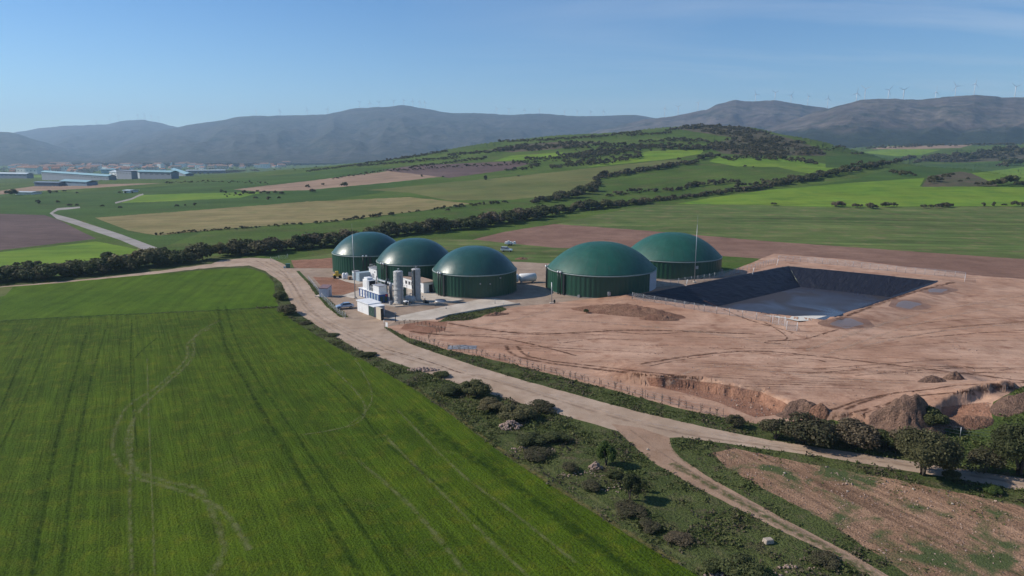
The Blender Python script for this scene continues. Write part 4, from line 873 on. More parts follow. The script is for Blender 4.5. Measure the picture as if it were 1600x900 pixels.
def tank(px, d, r, hw, hd, wm, dm, label, pipes=(), boxes=(), panel=None):
    x, y = pix_at(px, d); z0 = G(x, y)-.1; t = empty('biogas_tank', (x, y, z0), 0, label, 'tank', 'green domed tanks')
    mb = MB(); n = 288; k = []
    for i in range(n):
        a = 2*math.pi*i/n; rr = r+(.05 if i % 4 < 2 else -.03); k.append((rr*math.cos(a), rr*math.sin(a)))
    mb.add([(p[0], p[1], 0) for p in k]+[(p[0], p[1], hw) for p in k], [(i, (i+1) % n, n+(i+1) % n, n+i) for i in range(n)]); mb.build('tank_wall', wm, t)
    Rs = (r*r+hd*hd)/(2*hd); pr = []
    for i in range(37):
        th = math.asin(r/Rs)*(1-i/36); zz = Rs*math.cos(th)-(Rs-hd); pr.append((max(Rs*math.sin(th)*1.0, .001), hw+.12+zz*(1+.05*math.sin(math.pi*i/36))))
    MB().lathe(pr, 128).build('dome', dm, t)
    MB().lathe([(r-.1, hw-.10), (r+.16, hw-.10), (r+.19, hw+.06), (r+.12, hw+.20), (r-.1, hw+.20)], 128, caps=False).build('rim_ring', RING, t)
    MB().lathe([(r+.25, 0), (r+.25, .32), (r+.02, .36)], 96, caps=False).build('base_kerb', BASEK, t)
    base = math.atan2(-y, -x)
    for da in pipes:
        a = base+R(da)
        for s in (-1, 1):
            aa = a+s*.55/r; c, sn = math.cos(aa), math.sin(aa)
            MB().tube([((r+.4)*c, (r+.4)*sn, .1), ((r+.4)*c, (r+.4)*sn, hw*.6), ((r+.4)*c, (r+.4)*sn, hw+.1)], .17, 10).build('vent_pipe', DARKP, t)
            MB().lathe([(.01, .55), (.3, .5), (.34, .1), (.22, 0)], 12, ((r+.45)*c, (r+.45)*sn, hw+.1)).build('pipe_cap', WHITE, t)
        c, sn = math.cos(a+1.8/r), math.sin(a+1.8/r); b = MB().box(((r+.3)*c, (r+.3)*sn, hw*.5), (.25,.8,hw), a, 1); b.build('cable_duct', DARKP, t)
        b = MB()
        for q in range(5): aa = a+(q-2)*.7/r; b.tube([((r+.5)*math.cos(aa), (r+.5)*math.sin(aa), hw-.1), ((r+.5)*math.cos(aa), (r+.5)*math.sin(aa), hw+1.)], .04, 5)
        pts = [((r+.5)*math.cos(a+(q-2)*.7/r), (r+.5)*math.sin(a+(q-2)*.7/r), hw+1.) for q in range(5)]; b.tube(pts, .045, 5); b.tube([(p[0], p[1], p[2]-.5) for p in pts], .035, 5); b.build('guard_rail', DARKP, t)
    for da, z, w in boxes:
        a = base+R(da); MB().box(((r+.25)*math.cos(a), (r+.25)*math.sin(a), z), (.4, w, w*1.1), a).build('instrument_box', GREYM, t)
    if panel:
        a0, a1 = base+R(panel[0]), base+R(panel[1]); MB().lathe([(r+.09, .2), (r+.10, hw-.12)], 16, (0,0,0), a0, a1, caps=False).build('grey_cladding_panel', pmat('grey_cladding', (.42,.42,.45), .6, var=.06, scale=.4), t)
    return t
tank(577, 252, 13, 6.9, 7.0, WALLM, DOME1, 'green domed tank furthest back, behind the tall thin mast near the white columns', (-6,), ((14,5.3,1.1),(27,5.6,1.0)))
tank(650, 232, 13, 6.8, 7.2, WALLM, DOME1, 'green domed tank between two others, behind the white columns and low white building', (-53,), ((-8,4.4,1.1),(28,6.2,.8)))
tank(742, 214, 13.1, 6.8, 7.0, WALLD, DOME1, 'green domed tank beside the white horizontal vessel, with a bright glint low on its dome', (-52,), ((7,4.6,.35),(35,5.9,.35),(20,4.4,.3)))
tank(939, 218, 17.2, 6.7, 7.9, WALLD, DOME2, 'largest green domed tank with a grey wall panel, nearest the pond corner', (-46,-84), ((8,1.7,.9),(-22,.5,.7)), (58,84))
tank(1050, 247, 17.0, 6.2, 7.9, WALLD, DOME2, 'emerald domed tank partly hidden behind the largest tank, beside the mast at the pond', (-40,), ((28,4.5,.9),))
# ------------------------------------------------------------------ plant yard
def at(px, py): return P(px, py)
EA = math.atan2(*(lambda v: (v.y, v.x))(at(593, 474)-at(560, 462)))       # heading of the plant's long axis
e1 = Vector((math.cos(EA), math.sin(EA), 0)); e2 = Vector((-math.sin(EA), math.cos(EA), 0))
BLUE = pmat('blue_container_paint', (.018,.075,.26), .45, var=.1, dirt=(.03,.08,.2)); LBLUE = pmat('pale_blue_grey', (.33,.42,.47), .5, var=.08)
OFFW = pmat('off_white_cladding', (.80,.80,.78), .55, var=.05, dirt=(.5,.5,.48)); CREAM = pmat('cream_render', (.60,.52,.40), .85, var=.07); GLASS = pmat('dark_glass', (.03,.035,.045), .1, spec=.6, var=.05)
BROWNR = pmat('brown_flat_roof', (.36,.26,.20), .85, var=.15); DGREEN = pmat('dark_green_door', (.03,.07,.055), .5); REDM = pmat('red_sign', (.5,.04,.05), .5); BLACKM = pmat('black_rubber', (.012,.012,.013), .8); INSUL = pmat('wrinkled_insulation', (.58,.57,.54), .45, metal=.25, var=.15, scale=1.5, bump=.5)
# blue gas-upgrading skid: origin at its near corner, long side towards -e1
p = at(593, 474); sk = empty('gas_skid', p, EA, 'blue container skid with white units stacked on top, before the white columns', 'container')
Ls = 13.0; Wd = 2.9
MB().box((-Ls/2, Wd/2, 1.3), (Ls, Wd, 2.4)).build('container_body', BLUE, sk, .03)
MB().box((-Ls/2, Wd/2, 2.6), (Ls+.3, Wd+.3, .14)).build('container_roof', OFFW, sk)
for i in range(7):
    x = -1.0-i*1.75; d = MB().box((x, -.04, 1.25), (.95, .06, 2.0)); o = d.build('door_panel', OFFW if i > 3 else LBLUE, sk)
    MB().box((x+.35, -.09, 1.2), (.08,.05,.3)).build('handle', GREYM, o)
for i in range(2): MB().box((.04, .75+i*1.35, 1.1), (.05, .95, 1.6)).build('louvre_panel', DGREEN, sk)
MB().lathe([(.34, 0), (.34, .03)], 16, (0,0,0)).build('round_sign', REDM, sk); sg = sk.children[-1] if False else [o for o in bpy.data.objects if o.name == 'round_sign'][0]; sg.rotation_euler = (0, R(90), 0); sg.location = (.06, 2.3, 2.05)
o = MB().box((-2.3, Wd/2, 3.75), (3.6, 2.5, 2.1)).build('white_unit', OFFW, sk, .03); MB().box((-2.3, Wd/2, 4.86), (3.8, 2.7, .12)).build('unit_lid', GREY, o)
o = MB().box((-8.9, Wd/2, 4.1), (3.8, 2.4, 2.9)).build('cooling_unit', OFFW, sk, .04); MB().box((-9.4, Wd/2, 5.85), (2.2, 1.8, .6)).build('fan_housing', OFFW, o, .05); MB().box((-6.95, Wd/2, 4.6), (.12, 1.8, 1.5)).build('fan_opening', BLACKM, o)
mb = MB()
for i in range(6):
    x = -4.4-.42*i; mb.tube([(x, .7, 2.6), (x, .7, 3.6+.3*(i % 3)), (x+.2, 1.9, 3.9+.3*(i % 2)), (x, 2.2, 2.7)], .09, 7)
mb.tube([(-4.2, .9, 4.4), (-5.8, .9, 4.5), (-6.9, 1.2, 4.2)], .14, 8); mb.tube([(-4.2, 1.6, 3.5), (-6.9, 1.6, 3.5)], .2, 8)
mb.build('pipework', GREYM, sk)
MB().lathe([(.16, 2.6), (.16, 6.6)], 10, (-5.0, 2.3, 0)).build('exhaust_stack', GREYM, sk)
MB().lathe([(.12, 2.6), (.12, 6.9)], 10, (-6.1, 2.5, 0)).build('exhaust_stack', DARKP, sk)
MB().box((-13.8, 1.6, 1.2), (1.2, 1.8, 2.4)).build('side_cabinet', BLUE, sk, .03)
# white columns
def column(px, py, r, h, label, strip=False):
    p = at(px, py); t = empty('white_column', p, EA, label, 'column tank'); pr = []
    for i in range(41): z = h*i/40; pr.append((r*(1+rnd.uniform(-.028, .028)+.03*math.sin(i*1.1)), z))
    pr += [(r*.9, h+.12), (r*.5, h+.26), (.02, h+.3)]; MB().lathe(pr, 26).build('column_shell', INSUL, t)
    mb = MB(); a = [(math.cos(k)*r*.75, math.sin(k)*r*.75) for k in np.linspace(0, 2*math.pi, 9)[:-1]]
    for q in a: mb.tube([(q[0], q[1], h), (q[0], q[1], h+.95)], .035, 5)
    mb.tube([(q[0], q[1], h+.95) for q in a+a[:1]], .035, 5)
    if strip: mb.build('top_railing', DARKP, t)
    MB().tube([(0,0,h+.1), (0,0,h+.7), (.5,0,h+.9)], .16, 8).build('top_nozzle', GREYM, t)
    if strip:
        MB().box((r*.62, -r*.80, h/2), (.45, .30, h)).build('cable_duct', DARKP, t); MB().tube([(r*.1, -r*1.12, .2), (r*.1, -r*1.12, h)], .12, 8).build('riser_pipe', DARKP, t)
    else: MB().tube([(r*1.12, 0, .2), (r*1.12, 0, h*.5), (r*1.12, 0, h*.9)], .09, 8).build('riser_pipe', GREYM, t)
    MB().lathe([(r+.3, 0), (r+.3, .25)], 20).build('plinth', M['concrete'], t)
column(623.5, 474, 1.38, 9.3, 'tall wrinkled white column, west of the pair, with no railing on top')
column(651, 470, 1.30, 9.4, 'tall white column with a dark duct down its side and a railing on top', True)
p = at(641, 473); t = empty('buffer_vessel', p, EA, 'squat grey horizontal vessel between the two white columns', 'tank')
MB().lathe([(.02,-1.7),(.7,-1.55),(.95,-1.2),(.95,1.2),(.7,1.55),(.02,1.7)], 20).build('vessel_shell', INSUL, t); o = [c for c in bpy.data.objects if c.parent == t][0]; o.rotation_euler = (0, R(90), R(35)); o.location = (0,0,1.15)
for s in (-1, 1): MB().box((s*.9, s*.6, .3), (.25, 1.3, .6), R(35)).build('saddle', GREYM, t)
MB().tube([(0,0,2.0),(0,0,2.7),(1.2,.3,2.8)], .1, 8).build('nozzle', GREYM, t)
for px, py, r, h, lb, mt in [(611.5,468,.45,5.2,'slim grey column standing between the blue skid and the white columns', GREYM), (632,466,.6,3.4,'short dark green drum behind the west white column', DGREEN), (604,462,.4,4.6,'slim dark absorber pipe rising behind the blue skid', DARKP)]:
    t = empty('absorber_column', at(px, py), 0, lb, 'column tank'); MB().lathe([(r,0),(r,h*.9),(r*.7,h*.96),(.02,h)], 16).build('column_shell', mt, t); MB().tube([(0,0,h-.1),(0,0,h+.5),(.8,0,h+.6),(.8,0,.3)], .08, 7).build('overflow_pipe', GREYM, t)
def building(name, px, py, L_, W_, H_, label, wall, roofm, cat='building', wins=(), doors=(), rail=False, over=.25, yaw=None, pitch=0):
    "near corner at the photo position; long side along -e1, depth along e2"
    p = at(px, py); t = empty(name, p, EA if yaw is None else yaw, label, cat)
    if pitch: MB().add([(-L_,0,0),(0,0,0),(0,W_,0),(-L_,W_,0),(-L_,0,H_),(0,0,H_),(0,W_,H_+pitch),(-L_,W_,H_+pitch)], [(0,3,2,1),(0,1,5,4),(1,2,6,5),(2,3,7,6),(3,0,4,7),(4,5,6,7)]).build('wall', wall, t)
    else: MB().box((-L_/2, W_/2, H_/2), (L_, W_, H_)).build('wall', wall, t)
    r = MB().box((-L_/2, W_/2, 0), (L_+2*over, W_+2*over, .18)).build('roof', roofm, t); r.location = (0, 0, H_+.09+pitch/2+(.05 if pitch else 0)); 
    if pitch: r.rotation_euler = (math.atan2(pitch, W_), 0, 0); r.location = (0, -.0, H_+.1)
    for x, z, w, h in wins: o = MB().box((x, -.02, z), (w, .08, h)).build('window', WHITE, t); MB().box((x, -.07, z), (w-.16, .04, h-.16)).build('pane', GLASS, o)
    for side, q, w, h, mt in doors:
        c, d = (((q, -.03, h/2), (w, .08, h)) if side == 'f' else ((.03, q, h/2), (.08, w, h))); o = MB().box(c, d).build('door', mt, t)
        MB().box((c[0]+(w*.38 if side == 'f' else .06), c[1]-(.06 if side == 'f' else -w*.38), 1.05), (.06,.06,.2)).build('handle', GREYM, o)
    if rail:
        mb = MB(); L0 = [(-L_+.2, .2), (-.2, .2), (-.2, W_-.2), (-L_+.2, W_-.2), (-L_+.2, .2)]
        for a, b in zip(L0, L0[1:]):
            for k in range(4): s = k/4; x = a[0]+(b[0]-a[0])*s; y = a[1]+(b[1]-a[1])*s; mb.tube([(x, y, H_), (x, y, H_+1.1)], .04, 5)
            mb.tube([(*a, H_+1.1), (*b, H_+1.1)], .04, 5); mb.tube([(*a, H_+.6), (*b, H_+.6)], .03, 5)
        mb.build('roof_railing', GREYM, t)
    return t
building('pump_house', 589, 441, 5.5, 4.5, 4.3, 'white flat-roofed pump house with roof railing, between two green tanks', OFFW, GREY, wins=[(-1.3,3.3,.7,.5)], doors=[('f',-2.6,1.5,2.6,GREY)], rail=True)
building('control_building', 662, 458, 13.5, 4.2, 3.2, 'low white control building with brown flat roof behind the white columns', OFFW, BROWNR, wins=[(-2.2,1.9,1.1,1.1),(-6.8,1.9,1.2,1.2),(-8.6,1.9,1.2,1.2),(-10.6,1.9,1.2,1.2)], doors=[('s',2.6,1.3,2.4,BLACKM),('f',-4.6,1.0,2.2,GREY)])
building('site_container', 562, 440, 2.6, 4.6, 2.7, 'pale blue-grey container at the foot of the thin mast', LBLUE, LBLUE, 'container', doors=[('f',-1.3,2.0,2.3,LBLUE)], over=.03)
building('electrical_cabinet', 554, 438, 1.6, 2.0, 2.9, 'narrow pale cabinet leaning against the blue-grey container', OFFW, GREY, 'cabinet', doors=[('f',-.8,1.2,2.4,LBLUE)], over=.05)
# transformer house
p = at(576, 492.5); t = building('transformer_house', 576, 492.5, 6.6, 3.6, 2.9, 'white transformer house with dark green doors next to the beige wall', OFFW, WHITE, wins=(), doors=())
MB().box((1.55, 1.7, 1.35), (3.1, 3.0, 2.7)).build('transformer_bay', GREY, t); o = MB().box((1.55, .15, 1.25), (2.9, .08, 2.4)).build('door', DGREEN, t); MB().box((1.55, .07, 1.2), (.08,.06,.4)).build('handle', GREYM, o)
MB().box((1.6, 1.6, 2.8), (3.4, 3.4, .14)).build('bay_roof', WHITE, t)
p = at(588, 497.5); w = empty('beige_wall', p, EA, 'short beige rendered wall with dark end, next to the green doors', 'wall')
MB().box((1.3, .3, 1.55), (2.7, .55, 3.1)).build('wall_panel', CREAM, w); MB().box((2.72, .35, 1.5), (.12, .8, 3.0)).build('dark_end_slab', DARKP, w)  # thin dark slab covers the east end of the wall
# roadside hut
p = at(512, 464.5); h = building('roadside_hut', 512, 464.5, 2.7, 2.8, 2.6, 'small white hut with purplish roof by the dirt road', pmat('hut_render', (.52,.52,.56), .8), pmat('purplish_roof', (.20,.13,.14), .8), 'hut', doors=(('s',1.3,.9,2.0,GREY),), yaw=R(-12), pitch=.5, over=.15)
MB().box((-3.3, .9, .12), (1.6, 2.2, .24)).build('doorstep', M['concrete'], h)
# horizontal white vessel, in two sections on saddles
a = at(806, 442); b = at(838, 441); d = (b-a); d.z = 0; ln = 7.6; yaw = math.atan2(d.y, d.x)+.12
t = empty('horizontal_vessel', a.lerp(b, .42), yaw, 'long white horizontal vessel lying between the tanks', 'tank')
for nm, x0, x1 in (('vessel_shell', -1.9, 4.1), ('vessel_end', -4.6, -2.0)):
    o = MB().lathe([(.02,x0),(1.0,x0+.15),(1.38,x0+.4),(1.38,x1-.4),(1.0,x1-.12),(.02,x1)], 26).build(nm, OFFW, t); o.rotation_euler = (0, R(90), 0); o.location = (0,0,1.7)
for x in (-3.6, -1.2, 2.8): MB().box((x, 0, .35), (.35, 2.0, .8)).build('saddle', GREYM, t)
# pipe rack, cable tray and gas bottles that crowd the pad
c0 = at(606, 458); t = empty('pipe_rack', c0, EA, 'steel pipe rack carrying thin pipes behind the blue skid towards the white building', 'pipe rack')
for x in (-9, -6, -3, 0, 3, 6):
    mb = MB()
    for y in (-.6, .6): mb.tube([(x, y, 0), (x, y, 3.6)], .07, 6)
    mb.tube([(x, -.7, 3.2), (x, .7, 3.2)], .06, 6); mb.build('support_frame', GREYM, t)
for k, y in enumerate((-.45, -.15, .15, .45)): MB().tube([(-9.5, y, 3.35), (-1, y, 3.35+.02*k), (6.5, y, 3.35), (6.8, y, 1.0+.3*k)], .08+.03*(k % 2), 7).build('pipe', (GREYM, WHITE, DARKP, LBLUE)[k], t)
t = empty('gas_blower', at(634, 477), EA, 'low dark machine with white hood at the foot of the west white column', 'machine'); MB().box((0,0,.5), (1.6,1.0,1.0)).build('blower_body', DARKP, t, .05); MB().box((0,0,1.15), (1.2,.9,.3)).build('hood', WHITE, t, .04); MB().tube([(.8,0,.6),(1.6,0,.6),(1.7,0,1.6)], .12, 8).build('outlet_pipe', GREYM, t)
t = empty('pump_unit', at(664, 473), EA, 'dark pump with bent pipe just east of the railed white column', 'machine'); MB().box((0,0,.4), (1.2,.8,.8)).build('pump_body', DARKP, t, .05); MB().tube([(0,0,.8),(0,0,1.5),(-1.4,0,1.6)], .13, 8).build('pipe', GREYM, t)
for i, (x, y, lb) in enumerate([(668,474.5,'single small dark valve box on the pad edge beside the pump'),(610,476,'grey junction box standing at the pad corner below the blue skid')]):
    t = empty('valve_box', at(x, y), EA, lb, 'box'); MB().box((0,0,.45), (.7,.5,.9)).build('box_body', (DARKP, GREY)[i], t, .03); MB().box((0,0,.93), (.8,.6,.06)).build('lid', GREYM, t)
# small yard things
t = empty('settling_lid', at(688, 472), 0, 'low round grey cover on the concrete beside the largest white column pipes', 'tank cover'); MB().lathe([(1.7,0),(1.7,.5),(1.5,.62),(.02,.75)], 24).build('lid', GREYM, t); MB().lathe([(1.85,0),(1.85,.2)], 24).build('base', M['concrete'], t)
for i, (x, y, lb) in enumerate([(537.5,436,'white upright drum beside the green tank wall, west of a pair'), (542,436,'white upright drum beside the green tank wall, east of a pair')]):
    t = empty('gas_bottle_tank', at(x, y), 0, lb, 'tank'); MB().lathe([(.5,.15),(.55,.3),(.55,1.9),(.3,2.15),(.02,2.2)], 18).build('shell', WHITE, t); MB().lathe([(.42,0),(.42,.16)], 12).build('base', DARKP, t)
t = empty('pallet_stack', at(547, 437), .4, 'small stack of orange-brown pallets beside the white drums', 'pallets')
for i in range(4): MB().box((0,0,.12+.3*i), (1.2,1.0,.14)).build('pallet', pmat('pallet_wood', (.33,.20,.11), .9), t)
# small telehandler
YEL = pmat('yellow_paint', (.62,.42,.05), .5); t = empty('loader', at(527, 434.5), R(200), 'small yellow and grey loader parked against the furthest green tank', 'vehicle')
MB().box((0,0,.95), (2.6,1.3,.8)).build('chassis', YEL, t, .08); o = MB().box((.1,0,1.85), (1.2,1.1,1.1), 0, .85).build('cab', YEL, t, .05); MB().box((.1,0,1.9), (1.24,.9,.6), 0, .9).build('cab_window', GLASS, o)
for x in (-.9, .9):
    for y in (-.75, .75): w = MB().lathe([(.2,-.18),(.52,-.18),(.52,.18),(.2,.18)], 16).build('wheel', BLACKM, t); w.rotation_euler = (R(90),0,0); w.location = (x, y, .52)
MB().tube([(-.8,.3,1.5),(1.6,.3,.9),(2.1,.3,.5)], .12, 6).build('lift_arm', GREY, t)
# cars
def car(px, py, yaw, col, label, roofcol=None, van=False, size=1.):
    t = empty('car', at(px, py), yaw, label, 'car'); paint = pmat('car_paint', col, .22, metal=.25, spec=.6, var=.03)
    prof = [(-2.15,.45),(-2.2,.85),(-1.95,1.02),(-1.1,1.08),(1.15,1.02),(1.95,.86),(2.2,.66),(2.2,.42)]
    if van: prof = [(-2.15,.45),(-2.2,1.0),(-2.0,1.12),(-1.1,1.14),(1.0,1.08),(1.9,.95),(2.2,.75),(2.2,.42)]
    mb = MB(); vs = []; n = len(prof)
    for y, s in ((-.86,.97),(-.80,1.0),(.80,1.0),(.86,.97)):
        for x, z in prof: vs.append((x*s, y, z if abs(y) < .85 else z*.97-(.05 if z > .6 else -.05)))
    fs = [(j*n+i, j*n+(i+1) % n, (j+1)*n+(i+1) % n, (j+1)*n+i) for j in range(3) for i in range(n)]+[tuple(range(n-1,-1,-1)), tuple(range(3*n, 4*n))]
    mb.add(vs, fs); mb.build('body', paint, t, .05)
    rf = [(-1.75,1.03),(-1.2,1.46),(.25,1.48),(1.05,1.02)] if not van else [(-2.1,1.1),(-1.95,1.72),(.2,1.74),(1.0,1.08)]
    vs = [(x, y*(1 if z < 1.2 else .84), z) for y in (-.78, .78) for x, z in rf]; MB().add(vs, [(3,2,1,0),(4,5,6,7),(0,1,5,4),(1,2,6,5),(2,3,7,6),(3,0,4,7)]).build('window_band', GLASS, t, .03)
    (x1, z1), (x2, z2) = rf[1], rf[2]; MB().box(((x1+x2)/2, 0, z1+.03), (x2-x1-.05, 1.26, .06)).build('roof', paint, t, .02)
    for x in (-1.35, 1.38):
        for y in (-.80, .80):
            w = MB().lathe([(.18,-.1),(.33,-.11),(.34,0),(.33,.11),(.18,.1)], 20).build('wheel', BLACKM, t); w.rotation_euler = (R(90),0,0); w.location = (x, y, .34)
            r = MB().lathe([(.01,-.115),(.19,-.115),(.19,.115),(.01,.115)], 12).build('rim', GREYM, w)
    for y in (-.6, .6): MB().box((2.16, y, .68), (.1, .34, .16)).build('headlight', WHITE, t, .02)
    for y in (-.66, .66): MB().box((-2.14, y, .84), (.08, .26, .16)).build('tail_light', REDM, t, .02)
    return t
o = car(539, 482, R(203), (.36,.44,.54), 'silver-blue hatchback parked in the yard by the roadside hut'); o.scale = (1.12,)*3
o = car(791.5, 393, R(-12), (.72,.74,.75), 'white car parked on the meadow behind the tanks', van=True); o.scale = (1.15,)*3
t = empty('flatbed_trailer', at(797.5, 383.5), R(-8), 'white load on a low trailer at the edge of the ploughed field', 'trailer')
MB().box((0,0,.75), (5.2,1.9,.16)).build('trailer_bed', GREYM, t)
for x, h, w in ((-2.0,.9,1.0),(-.9,1.3,1.0),(.1,1.0,.8),(1.0,.8,.7),(1.95,1.1,.9)): MB().box((x,0,.83+h/2), (w,1.5,h), rnd.uniform(-.1,.1), .9).build('white_sack', WHITE, t, .06)
for x in (-.6,.4):
    for y in (-.95,.95): w = MB().lathe([(.1,-.12),(.36,-.12),(.36,.12),(.1,.12)], 14).build('wheel', BLACKM, t); w.rotation_euler = (R(90),0,0); w.location = (x,y,.36)
t = empty('waste_bin', at(450, 418.5), .3, 'dark green wheeled bin at the road junction by the hedge', 'bin'); MB().box((0,0,.75), (1.5,1.0,1.3), 0, 1.1).build('bin_body', pmat('bin_green', (.05,.16,.13), .5), t, .04); MB().box((0,0,1.5), (1.7,1.2,.18)).build('lid', pmat('bin_lid', (.04,.13,.11), .5), t, .05); MB().box((-1.2,-.3,.35), (.7,.5,.7)).build('side_box', LBLUE, t)
# level sensor post with pump by the largest tank
t = empty('sampling_post', at(862, 474), 0, 'slender pale post with small pump at the corner of the largest tank', 'post'); MB().tube([(0,0,0),(0,0,3.0),(-.05,0,6.2)], .09, 8, .14).build('pole', GREYM, t); MB().box((0,0,.12), (1.3,1.0,.24)).build('base', M['concrete'], t)
MB().lathe([(.25,0),(.3,.3),(.22,.8),(.1,.9)], 12, (.8,.1,.2)).build('pump', DARKP, t); MB().tube([(.1,0,.5),(.5,0,.7),(.8,.1,.5)], .07, 6).build('hose', GREYM, t)
# masts
for px, py, h, lb in [(555, 466, 22.3, 'tall slender mast rising in front of the furthest green tank'), (1085, 441.5, 22.0, 'tall slender grey mast standing on the bank of the pond')]:
    t = empty('lightning_mast', at(px, py), 0, lb, 'mast'); MB().tube([(0,0,0),(0,0,h*.5),(0,0,h*.86)], .15, 10, .07).build('pole', GREYM, t); MB().tube([(0,0,h*.86),(0,0,h)], .035, 6, .015).build('rod', GREYM, t); MB().lathe([(.55,0),(.55,.3),(.2,.4)], 10).build('base', M['concrete'], t)
# bollards, gate posts, sign
for x, y, h, lb in [(680,478,.9,'thin bollard on the concrete ramp, nearest the yard kerb'),(697,482,.8,'thin bollard midway down the concrete ramp'),(773.5,474,1.2,'thin post at the top of the concrete ramp'),(787,478,1.1,'thin post at the ramp edge by the soil')]:
    t = empty('bollard', at(x, y), 0, lb, 'post'); MB().tube([(0,0,0),(0,0,h)], .06, 8).build('post', GREYM, t); MB().box((0,0,.05), (.3,.3,.1)).build('foot', DARKP, t)
t = empty('gate_post', at(618, 503), 0, 'dark gate post with intercom head at the plant entrance', 'post'); MB().tube([(0,0,0),(0,0,2.4)], .1, 8).build('post', DARKP, t); MB().box((0,0,2.3), (.3,.3,.5)).build('head', GREYM, t)
for x, y, lb in [(600.5,513,'grey gate leaf post west of the white sign post'),]:
    t = empty('gate', at(x, y), EA+R(90), lb, 'gate'); MB().tube([(0,0,0),(0,0,2.1)], .07, 8).build('post', GREYM, t)
t = empty('sign_post', at(605, 517), R(-40), 'small plain white sign on a short post by the entrance', 'sign'); MB().tube([(0,0,0),(0,0,1.9)], .06, 8).build('post', GREYM, t); MB().box((0,-.08,1.6), (.8,.05,1.1)).build('sign_plate', WHITE, t)
kb = MB(); 
for a, b in zip([(680,499.5),(702,493),(787,478.5)], [(702,493),(787,478.5),(812,475.5)]): A, B = at(*a), at(*b); d = B-A; kb.box(((A.x+B.x)/2, (A.y+B.y)/2, A.z+.16), (d.length, .28, .5), math.atan2(d.y, d.x))
kb.build('kerb', M['concrete'])['kind'] = 'structure'
kb = MB()
for a, b in zip([(600,477.5),(618,480),(699,473.6)], [(618,480),(699,473.6),(724,469)]): A, B = at(*a), at(*b); d = B-A; kb.box(((A.x+B.x)/2, (A.y+B.y)/2, A.z+.12), (d.length, .25, .36), math.atan2(d.y, d.x))
kb.build('kerb', M['concrete'])['kind'] = 'structure'
# plastic sheeting pile
p = at(722, 543); mb = MB(); n = 22; xs = np.linspace(-1, 1, n); gx, gy = np.meshgrid(xs, xs); rr = np.hypot(gx, gy); z = .05+.75*np.clip(1-rr, 0, 1)*(.6+.9*np.abs(fbm(gx*3+5, gy*3, 3)*2))
v = np.stack([gx.ravel()*3.2, gy.ravel()*1.5, z.ravel()], 1); i = np.arange(n-1); f = np.concatenate([np.stack([j*n+i, j*n+i+1, (j+1)*n+i+1, (j+1)*n+i], 1) for j in range(n-1)])
o = mesh_np('plastic_sheet', v, f, pmat('crumpled_sheet', (.22,.22,.23), .55, var=.3, scale=.8)); o.location = p; tag(o, 'crumpled grey plastic sheeting heaped on the red earth by the sapling row', 'sheet')

# ------------------------------------------------------------------ fences
def meshmat():
    m, nt, b = newmat('chain_link', .5, .4); b.inputs['Base Color'].default_value = (.55,.56,.56,1); b.inputs['Metallic'].default_value = .3
    t = N(nt, 'ShaderNodeUVMap'); s = N(nt, 'ShaderNodeSeparateXYZ'); L(nt, t.outputs[0], s.inputs[0]); out = []
    for sg in (1, -1):
        q = mth(nt, 'ADD', mth(nt, 'MULTIPLY', s.outputs[0], 9.), mth(nt, 'MULTIPLY', s.outputs[1], 9.*sg)); out.append(mth(nt, 'LESS_THAN', mth(nt, 'FRACT', q), .10))
    k = mth(nt, 'MAXIMUM', out[0], out[1]); tr = N(nt, 'ShaderNodeBsdfTransparent'); ms = N(nt, 'ShaderNodeMixShader'); L(nt, k, ms.inputs[0]); L(nt, tr.outputs[0], ms.inputs[1]); L(nt, b.outputs[0], ms.inputs[2]); L(nt, ms.outputs[0], nt.nodes['Material Output'].inputs[0]); return m
POSTW = pmat('weathered_post', (.12,.10,.08), .9); CL = meshmat(); POSTP = None
def fence(pts, label, h=2., step=3., tilt=0., wires=False, postr=.06, mat=None, cat='fence', topbar=False):
    w = PP([p[0] for p in pts], [p[1] for p in pts])[:, :2]; L0 = [Vector(q) for q in w]; acc = []
    for a, b in zip(L0, L0[1:]):
        n = max(1, round((b-a).length/step)); acc += [a.lerp(b, i/n) for i in range(n)]
    acc.append(L0[-1]); o0 = acc[0]; z0 = G(*o0); t = empty('wire_fence', (o0.x, o0.y, z0), 0, label, cat)
    pm = MB().tube([(0,0,-.2),(0,0,h)], postr, 6).build('post', mat or GREYM, t); first = True; loc = []
    for q in acc:
        z = G(*q)-z0; loc.append((q.x-o0.x, q.y-o0.y, z))
        if first: pm.location = loc[-1]; first = False
        elif len(loc) <= 95: c = pm.copy(); COL.objects.link(c); c.parent = t; c.location = loc[-1]
    if wires:
        mb = MB()
        for k in (.4, .75, 1.05): mb.tube([(q[0], q[1], q[2]+h*k*.9) for q in loc], .012, 4)
        mb.build('wire', GREYM, t)
    else:
        vs = []; fs = []; uv = []; d = 0
        for i, q in enumerate(loc):
            if i: d += (Vector(q)-Vector(loc[i-1])).length
            vs += [(q[0], q[1], q[2]+.03), (q[0], q[1], q[2]+h-.05)]; uv += [(d, 0), (d, h)]
            if i: fs.append((2*i-2, 2*i, 2*i+1, 2*i-1))
        o = mesh_np('chain_link_panel', vs, fs, CL, t); ul = o.data.uv_layers.new(name='UVMap')
        for lp in o.data.loops: ul.data[lp.index].uv = uv[lp.vertex_index]
    if topbar: MB().tube([(q[0], q[1], q[2]+h) for q in loc], .03, 5).build('top_rail', GREYM, t)
    return t
fence([(950,466),(962,458),(1010,451),(1060,444),(1100,438),(1140,430),(1180,420),(1212,411)], 'chain-link fence running between the two large green tanks and the pond bank', 2.0)
fence([(988,467),(1040,476),(1100,487),(1160,496),(1204,504)], 'chain-link fence along the near bank of the pond', 2.0)
